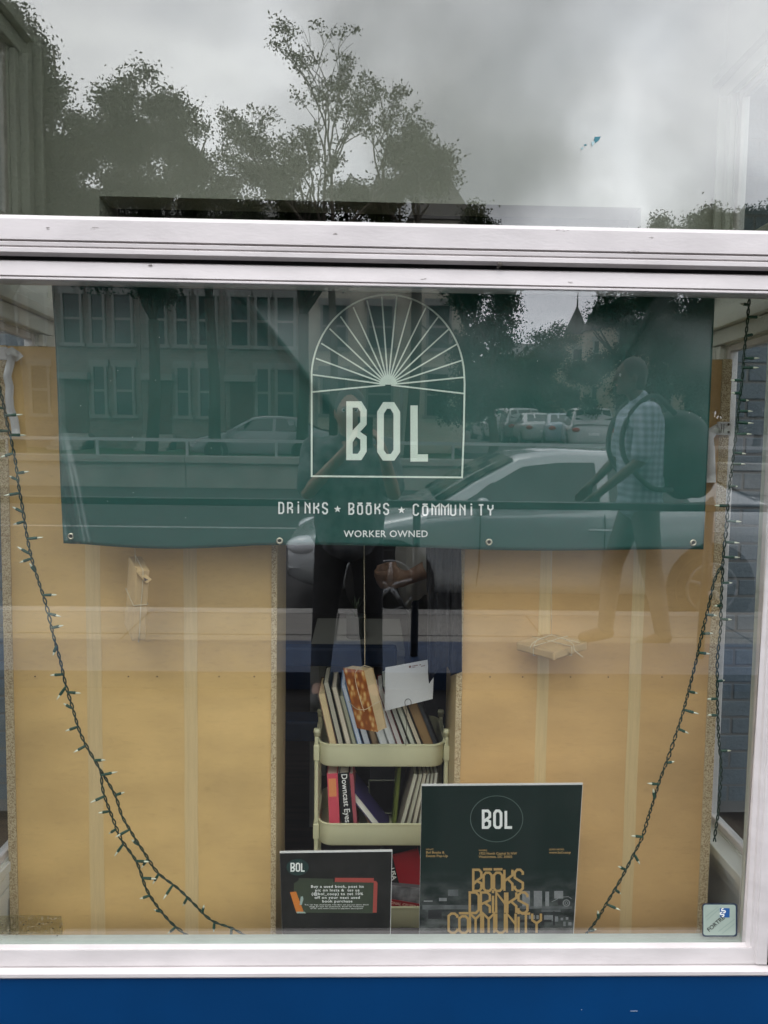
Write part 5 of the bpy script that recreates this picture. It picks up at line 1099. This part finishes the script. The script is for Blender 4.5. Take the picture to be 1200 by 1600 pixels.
def leaves(centers, per, spread, size, mm, parent, name='crown'):
    c = np.asarray(centers); n = len(c)*per; base = np.repeat(c, per, 0)+RNG.normal(0, spread, (n, 3))*np.array([1, 1, .75])
    ax = RNG.normal(0, 1, (n, 3)); ax /= np.linalg.norm(ax, axis=1)[:, None]; bx2 = np.cross(ax, RNG.normal(0, 1, (n, 3))); bx2 /= np.linalg.norm(bx2, axis=1)[:, None]
    s_ = (size*RNG.uniform(.6, 1.3, n))[:, None]; o0 = np.array(wl(parent))
    v = np.stack([base-ax*s_, base+bx2*s_*.55, base+ax*s_, base-bx2*s_*.55], 1).reshape(-1, 3)-o0
    me = bpy.data.meshes.new(name); me.vertices.add(len(v)); me.vertices.foreach_set('co', v.ravel().astype(np.float32)); me.loops.add(4*n); me.loops.foreach_set('vertex_index', np.arange(4*n, dtype=np.int32)); me.polygons.add(n); me.polygons.foreach_set('loop_start', np.arange(0, 4*n, 4, dtype=np.int32)); me.update(); me.materials.append(mm)
    o = bpy.data.objects.new(name, me); col.objects.link(o); o.parent = parent; return o
def tree(label, base, H, crown, dens, mm, seed, per=60, spread=.32, size=.11, sparse=False, group='street trees', trunk_r=.2):
    """crown: list of ellipsoids (cx,cz,rx,rz) relative to base, metres"""
    rnd = random.Random(seed); b = Vector(base); t = thing('street_tree', b, label, 'tree', group); m = MB()
    zf = min(c[1]-c[3] for c in crown)+.4; fork = b+Vector((rnd.uniform(-.2, .2), 0, max(1.5, zf*.8))); m.tube([b, b.lerp(fork, .5)+Vector((.08, 0, 0)), fork], [trunk_r, trunk_r*.8, trunk_r*.7], 8)
    cl = []
    def limb(p, d, L, r, dep, tgt):
        q = [p]; n = 4
        for i in range(n): d = (d+Vector((rnd.uniform(-.22, .22), rnd.uniform(-.22, .22), rnd.uniform(-.08, .16)))).normalized(); q.append(q[-1]+d*(L/n))
        m.tube(q, r, 5, taper=r*.45)
        if dep == 0 or sparse: cl.extend([x for x in q[2 if not sparse else 3:]])
        if dep > 0:
            for _ in range(3 if not sparse else 4): limb(q[-1 if rnd.random() < .5 else -2], (d+Vector((rnd.uniform(-.8, .8), rnd.uniform(-.8, .8), rnd.uniform(-.15, .5)))).normalized(), L*.62, r*.5, dep-1, tgt)
    for cx_, cz_, rx, rz in crown:
        c_ = b+Vector((cx_, 0, cz_)); d = (c_-fork); limb(fork, d.normalized(), max(.5, d.length*(.62 if not sparse else .66)), trunk_r*.5, 1 if not sparse else 3, c_)
    m.build('trunk', barkm, t, smooth=True)
    pts = [] if not sparse else [tuple(p) for p in cl if rnd.random() < dens]
    if not sparse:
        for cx_, cz_, rx, rz in crown:
            k = int(.95*dens*rx*rx*rz)+6
            for _ in range(k):
                while True:
                    u = Vector((rnd.uniform(-1, 1), rnd.uniform(-1, 1), rnd.uniform(-1, 1)))
                    if u.length < 1: break
                u = u.normalized()*(u.length**.45); f = 1+.22*mnoise.noise(u*2.5+Vector((seed, 0, 0)))
                pts.append((b.x+cx_+u.x*rx*f, b.y+u.y*rx*f, b.z+cz_+u.z*rz*f))
    spread *= .66
    leaves(pts, int(per*(6.8 if not sparse else 2.6)), spread, size*(.46 if not sparse else .6), mm, t); return t
def mtree(label, px, D, pts, dens, mm, seed, **k):
    """pts: (px, py, rpx, rpy) blobs as mirrored"""
    base = M(px, 700, D); sc1 = (D+1.85)/1200; cr = []
    for a, b_, r1, r2 in pts: c_ = M(a, b_, D); cr.append((c_.x-base.x, c_.z, r1*sc1, r2*sc1))
    return tree(label, (base.x, base.y, 0.0), 0, cr, dens, mm, seed, **k)
mtree('big dark leafy tree at the far left of the row across the road', 30, 19, [(10, 60, 45, 60), (15, 130, 60, 85), (55, 215, 75, 90), (-40, 200, 90, 130), (20, 330, 95, 90), (90, 330, 60, 60)], 14, lf[0], 1, per=75)
mtree('rounded dark tree left of centre across the road', 235, 20.5, [(215, 190, 62, 62), (255, 200, 55, 60), (175, 240, 50, 60), (235, 270, 75, 55), (180, 330, 60, 50), (130, 370, 70, 60), (240, 400, 60, 60)], 12, lf[0], 2)
mtree('small tree beside the sparse tree across the road', 335, 21.5, [(330, 265, 34, 34), (365, 310, 38, 32), (310, 330, 30, 40), (350, 380, 46, 40)], 10, lf[1], 3)
mtree('tall sparse tree with bare upper branches across the road', 520, 20, [(415, 235, 60, 60), (480, 175, 50, 55), (545, 160, 60, 55), (600, 210, 50, 60), (460, 270, 50, 50)], .30, lf[2], 4, sparse=True, per=14, spread=.16, size=.075, trunk_r=.13)
mtree('low bushy tree under the sparse tree', 470, 22, [(440, 300, 70, 36), (520, 320, 60, 34), (400, 240, 30, 30), (590, 300, 40, 40), (480, 400, 70, 50)], 7, lf[0], 5)
mtree('rounded tree in front of the pyramid roof', 640, 21, [(650, 235, 44, 34), (615, 260, 40, 34), (672, 268, 30, 34), (600, 310, 34, 30)], 8, lf[2], 6)
mtree('dark tree right of the cream house', 770, 24, [(745, 350, 18, 26), (765, 480, 34, 50), (735, 430, 30, 50), (785, 500, 26, 36), (760, 570, 48, 60), (730, 620, 40, 40)], 14, lf[0], 7)
mtree('small round tree at the end of the street', 850, 44, [(866, 538, 30, 26), (835, 560, 34, 28), (800, 590, 40, 34), (870, 590, 40, 40), (840, 630, 50, 30)], 3.2, lf[1], 8, size=.16, spread=.45)
mtree('large dark tree hiding the right hand houses', 1020, 27, [(960, 480, 30, 30), (1010, 490, 60, 50), (1080, 470, 70, 60), (1040, 560, 90, 60), (1120, 570, 80, 80), (950, 600, 40, 50), (1000, 400, 0.1, .1)][:-1], 9, lf[0], 9)
mtree('tree at the right with its top in the upper pane', 1070, 30, [(1055, 352, 34, 26), (1090, 348, 34, 26), (1040, 400, 50, 40), (1100, 410, 60, 50)], 6, lf[0], 10, size=.13)
mtree('tree at the far right beyond the car park', 1180, 31, [(1165, 350, 34, 28), (1200, 345, 36, 28), (1240, 340, 40, 40), (1190, 410, 70, 50), (1200, 520, 90, 80), (1150, 470, 60, 60), (1260, 480, 80, 80), (1170, 600, 80, 60)], 8, lf[0], 11, size=.13)

wd = bpy.data.objects.new('distant_trees', None)
pts = [(RNG.uniform(-140, 160), -RNG.uniform(66, 74), 0) for _ in range(2600)]; pts = [(x, y, RNG.uniform(0, 1)**.7*(5.2+1.3*math.sin(x*.21)+.9*math.sin(x*.57+1))) for x, y, z in pts]
col.objects.link(wd); o = leaves(pts, 26, .8, .42, lf[0], wd, 'distant_trees'); o.parent = None; o['kind'] = 'stuff'; bpy.data.objects.remove(wd)
# ------------------------------------------------------------------ people
skin = mat('skin', (.34, .20, .14), .55); hairm = mat('dark_hair', (.012, .009, .007), .6, bump=.4, bscale=90); shoe = mat('dark_shoes', (.015, .015, .015), .5); eyew = mat('eye_white', (.6, .6, .58), .3); eyed = mat('iris', (.02, .012, .008), .2); lipm = mat('lips', (.28, .10, .09), .5)
floral = mat('dark_floral_print', (.008, .009, .012), .7, color2=(.16, .17, .18), vscale=16, detail=6); blackj = mat('black_denim', (.008, .008, .010), .8, bump=.2); whsh = mat('white_shirt_cloth', (.50, .50, .50), .8, bump=.3, bscale=14); plaid = mat('pale_blue_plaid', (.30, .38, .46), .8, var=.35, vscale=16, bump=.3, bscale=16); packm = mat('black_backpack_cloth', (.012, .016, .018), .7, bump=.3); navyt = mat('grey_trousers', (.11, .108, .10), .8, bump=.2)
def cap(mb, a, b, ra, rb, n=12):
    a = Vector(a); b = Vector(b); L = (b-a).length; d = (b-a).normalized(); pts = []; rs = []
    for i in range(4): th = math.pi/2*i/4; pts.append(a-d*ra*math.cos(th)); rs.append(max(.001, ra*math.sin(th)))
    for i in range(5): u = i/4; pts.append(a.lerp(b, u)); rs.append(lerp(ra, rb, u))
    for i in range(1, 5): th = math.pi/2*i/4; pts.append(b+d*rb*math.sin(th)); rs.append(max(.001, rb*math.cos(th)))
    mb.tube(pts, rs, n)
def merged(mb, name, mm, parent, vox, sm=6):
    o = mb.build(name, mm, parent, smooth=True); r = o.modifiers.new('remesh', 'REMESH'); r.mode = 'VOXEL'; r.voxel_size = vox; r.use_smooth_shade = True
    s_ = o.modifiers.new('smooth', 'SMOOTH'); s_.iterations = sm; s_.factor = .5; return o
def person(label, J, face, shirt, trousers, skn=None, H=1.75, long_sleeve=False, roll=.5, hem=None, loose=1.0):
    """J: joints in world metres; face: horizontal unit vector the person looks along"""
    f = Vector(face).normalized(); s_ = Vector((-f.y, f.x, 0)); up = Vector((0, 0, 1)); M3 = Matrix((f, s_, up)).transposed(); J = {k: Vector(v) for k, v in J.items()}
    t = thing('person', (J['pelvis'].x, J['pelvis'].y, min(J['footL'].z, J['footR'].z)-.06), label, 'person'); b = MB()
    hd = J['head']; b.ellips(hd, (.095, .075, .118), 20, 14, M3); b.ellips(hd+f*.022+up*-.055, (.066, .056, .062), 14, 10, M3); b.ellips(hd+f*.098-up*.012, (.018, .012, .024), 8, 6, M3); b.ellips(hd+f*.088+up*.030, (.012, .048, .010), 8, 6, M3)
    for q_ in (1, -1): b.ellips(hd+s_*.077*q_-up*.008-f*.005, (.018, .010, .032), 8, 6, M3)
    b.ellips(hd+f*.078-up*.055, (.018, .026, .010), 8, 6, M3); b.ellips(hd+f*.07-up*.098, (.022, .024, .02), 8, 6, M3)
    cap(b, J['neck'], hd-up*.07-f*.012, .058, .054)
    ch = J['neck'].lerp(J['pelvis'], .32); cap(b, J['pelvis'], ch, .115, .12)
    for q_ in 'LR': cap(b, J['pelvis']+(J['hip'+q_]-J['pelvis'])*.6, ch.lerp(J['sh'+q_], .5), .10, .105)
    b.ellips(J['neck'].lerp(J['pelvis'], .25), (.115, .165, .16), 16, 12, M3)
    for q_ in 'LR':
        cap(b, J['neck']-up*.04, J['sh'+q_], .055, .056); cap(b, J['sh'+q_], J['el'+q_], .050, .038); cap(b, J['el'+q_], J['wr'+q_], .039, .026)
        cap(b, J['hip'+q_], J['kn'+q_], .088, .056); cap(b, J['kn'+q_]-f*.008, J['an'+q_], .056, .036); cap(b, J['an'+q_], J['foot'+q_]+f*.02, .036, .034)
        # hand: palm, four fingers, thumb
        w_, h_ = J['wr'+q_], J['ha'+q_]; d = (h_-w_).normalized(); pn = J.get('pn'+q_, s_); pn = (pn-d*pn.dot(d)).normalized(); ac = d.cross(pn)
        cap(b, w_, w_+d*.03, .024, .026)
        for i, (o_, L) in enumerate(((-.028, .075), (-.010, .083), (.010, .078), (.027, .062))):
            k0 = w_+d*.085+ac*o_; cap(b, w_+d*.02+ac*o_*.7, k0, .014, .0105, 8); k1 = k0+(d*.9+pn*.35).normalized()*L*.5; k2 = k1+(d*.5+pn*.8).normalized()*L*.5; cap(b, k0, k1, .0095, .0085, 8); cap(b, k1, k2, .0085, .007, 8)
        th0 = w_+d*.03-ac*.026; th1 = th0+(d*.6-ac*.7+pn*.3).normalized()*.035; cap(b, th0, th1, .013, .011, 8); cap(b, th1, th1+(d*.85+pn*.3-ac*.1).normalized()*.032, .010, .008, 8)
    merged(b, 'body', skn or skin, t, .0075, 4)
    c = MB(); L_ = loose
    for q_ in 'LR': cap(c, J['pelvis']+(J['hip'+q_]-J['pelvis'])*.6, ch.lerp(J['sh'+q_], .5), .128, .132)
    cap(c, J['pelvis'], ch, .14, .145)
    hm = hem if hem is not None else J['pelvis'].z-.06; pe = J['pelvis'].copy(); top = J['neck']-up*.05
    low = Vector((pe.x, pe.y, hm+.05)); c.ellips(top.lerp(pe, .28), (.135*L_, .19, .19), 18, 12, M3); c.ellips(pe+up*.10, (.135*L_, .165, .17), 18, 12, M3); c.ellips(low+up*.06, (.135*L_, .165*L_, .10), 18, 10, M3)
    for q_ in 'LR':
        cap(c, top-up*.01, J['sh'+q_], .07, .072)
        e_ = J['el'+q_] if not long_sleeve else J['el'+q_]; cap(c, J['sh'+q_], J['sh'+q_].lerp(e_, .85), .070*L_, .062*L_)
        if long_sleeve: cap(c, e_, e_.lerp(J['wr'+q_], roll), .055, .050)
    cap(c, J['neck']-up*.05, J['neck']+up*.012, .075, .068)
    merged(c, 'shirt', shirt, t, .011, 5)
    c = MB(); c.ellips(pe, (.118, .150, .13), 18, 12, M3)
    for q_ in 'LR': cap(c, J['hip'+q_], J['kn'+q_], .100, .070); cap(c, J['kn'+q_]-f*.008, J['an'+q_]+up*.01, .070, .056)
    merged(c, 'trousers', trousers, t, .012, 4)
    for q_ in 'LR':
        c = MB(); a_ = J['foot'+q_]; cap(c, J['an'+q_]-up*.02-f*.02, a_+f*.04-up*.012, .046, .042); merged(c, 'shoe', shoe, t, .01, 3)
    c = MB(); c.ellips(hd-f*.016+up*.022, (.098, .084, .112), 18, 12, M3); c.ellips(hd-f*.045-up*.02, (.062, .078, .09), 14, 10, M3); merged(c, 'hair', hairm, t, .01, 3)
    for q_ in (1, -1):
        e_ = MB().ellips(hd+f*.078+s_*.031*q_+up*.010, .0125, 10, 8).build('eye', eyew, t, smooth=True); MB().ellips(hd+f*.088+s_*.031*q_+up*.010, .006, 8, 6).build('iris', eyed, e_, smooth=True)
    MB().ellips(hd+f*.089-up*.055, (.006, .022, .006), 10, 6, M3).build('mouth', lipm, t, smooth=True)
    return t
# the one taking the picture
X0 = -.08
t = person('person in dark floral shirt holding up a phone in front of the window', dict(head=(X0, -2.27, 1.60), neck=(X0, -2.31, 1.45), shL=(X0-.19, -2.31, 1.40), shR=(X0+.19, -2.31, 1.40), elL=(X0-.21, -2.12, 1.19), elR=(X0+.23, -2.12, 1.19),
    wrL=(-.085, -1.955, 1.42), wrR=(.085, -1.955, 1.42), haL=(-.05, -1.90, 1.50), haR=(.05, -1.90, 1.50), pnL=(1, .1, 0), pnR=(-1, .1, 0), pelvis=(X0, -2.33, .95), hipL=(X0-.09, -2.33, .90), hipR=(X0+.09, -2.33, .90),
    knL=(X0-.13, -2.30, .50), knR=(X0+.12, -2.30, .50), anL=(X0-.16, -2.36, .09), anR=(X0+.14, -2.34, .09), footL=(X0-.17, -2.24, .05), footR=(X0+.15, -2.22, .05)), (0, 1, 0), floral, blackj, hem=.78, loose=1.08)
ph = MB(); ph.box((-.036, -1.868, 1.432), (.036, -1.860, 1.580)); pho = ph.build('phone', mat('black_phone', (.02, .02, .022), .2), None, bevel=.004); tag(pho, 'black phone held upright in both hands of the photographer', 'phone')
MB().tube([(.022, -1.8600, 1.560), (.022, -1.8575, 1.560)], .008, 14).build('lens', blackp, pho)
# passer-by with backpack
xm, ym = M(1000, 700, 3.35).x, -3.35
pb = plaid.node_tree; pn_ = pb.nodes; pl_ = pb.links; tcx = pn_.new('ShaderNodeTexCoord'); prev = None
for ax_, rt in ((0, (0, 0, 0)), (2, (0, R(90), 0))):      # woven check: two sets of stripes
    mp_ = pn_.new('ShaderNodeMapping'); mp_.inputs['Rotation'].default_value = (0, R(90) if ax_ else 0, 0); wv = pn_.new('ShaderNodeTexWave'); wv.inputs['Scale'].default_value = 7; wv.inputs['Distortion'].default_value = .6
    pl_.new(tcx.outputs['Object'], mp_.inputs[0]); pl_.new(mp_.outputs[0], wv.inputs['Vector'])
    mm_ = pn_.new('ShaderNodeMixRGB'); mm_.blend_type = 'MULTIPLY'; mm_.inputs[0].default_value = .38
    if prev is None: mm_.inputs[1].default_value = (.42, .50, .58, 1)
    else: pl_.new(prev, mm_.inputs[1])
    pl_.new(wv.outputs['Color'], mm_.inputs[2]); prev = mm_.outputs[0]
pl_.new(prev, pn_['Principled BSDF'].inputs['Base Color'])
t = person('man in pale blue checked shirt carrying a black backpack, walking past on the pavement', dict(head=(xm-.09, ym, 1.86), neck=(xm-.02, ym, 1.70), shL=(xm-.02, ym-.19, 1.62), shR=(xm-.02, ym+.19, 1.62), elL=(xm-.06, ym-.24, 1.32), elR=(xm-.08, ym+.25, 1.32),
    wrL=(xm-.26, ym-.2, 1.12), wrR=(xm-.33, ym+.22, 1.10), haL=(xm-.33, ym-.18, 1.04), haR=(xm-.40, ym+.20, 1.02), pelvis=(xm+.02, ym, 1.04), hipL=(xm+.02, ym-.09, .99), hipR=(xm+.02, ym+.09, .99),
    knL=(xm-.12, ym-.09, .55), knR=(xm+.10, ym+.09, .54), anL=(xm-.14, ym-.09, .10), anR=(xm+.20, ym+.09, .12), footL=(xm-.25, ym-.09, .055), footR=(xm+.09, ym+.09, .055)), (-1, 0, 0), plaid, navyt, skn=mat('deep_brown_skin', (.06, .032, .022), .5), hem=.90, loose=1.15)
bp = thing('backpack', (xm+.28, ym, 1.05), 'bulky black backpack worn by the man in the checked shirt', 'backpack'); m = MB(); m.ellips((xm+.30, ym, 1.34), (.19, .20, .30), 16, 12); m.ellips((xm+.40, ym, 1.22), (.12, .15, .17), 14, 10); m.ellips((xm+.24, ym, 1.56), (.12, .14, .09), 12, 8); merged(m, 'bag', packm, bp, .015, 5)
for q_ in (1, -1): MB().tube(smoothpath([(xm+.18, ym+.12*q_, 1.62), (xm+.02, ym+.13*q_, 1.735), (xm-.14, ym+.13*q_, 1.58), (xm-.16, ym+.15*q_, 1.35), (xm-.0, ym+.20*q_, 1.15), (xm+.18, ym+.14*q_, 1.12)], 6), .018, 6).build('strap', packm, bp, smooth=True)
# person standing inside
xi, yi = P(676, 900, 1.08).x, 1.08
t = person('person in white rolled sleeve shirt standing inside with hands together', dict(head=(xi-.02, yi, 1.74), neck=(xi+.0, yi, 1.58), shL=(xi, yi-.17, 1.53), shR=(xi, yi+.17, 1.53), elL=(xi+.02, yi-.23, 1.13), elR=(xi+.03, yi+.20, 1.15),
    wrL=(xi-.105, yi-.20, 1.065), wrR=(xi-.12, yi+.0, 1.07), haL=(xi-.18, yi-.17, 1.05), haR=(xi-.19, yi-.05, 1.06), pnL=(0, 1, .1), pnR=(0, -1, .1), pelvis=(xi, yi, 1.02), hipL=(xi, yi-.09, .97), hipR=(xi, yi+.09, .97),
    knL=(xi-.02, yi-.10, .50), knR=(xi, yi+.10, .50), anL=(xi, yi-.10, .06), anR=(xi+.02, yi+.1, .06), footL=(xi-.11, yi-.1, .01), footR=(xi-.09, yi+.1, .01)), (-1, 0, 0), whsh, blackj, long_sleeve=True, roll=.25, hem=.94, loose=1.1)
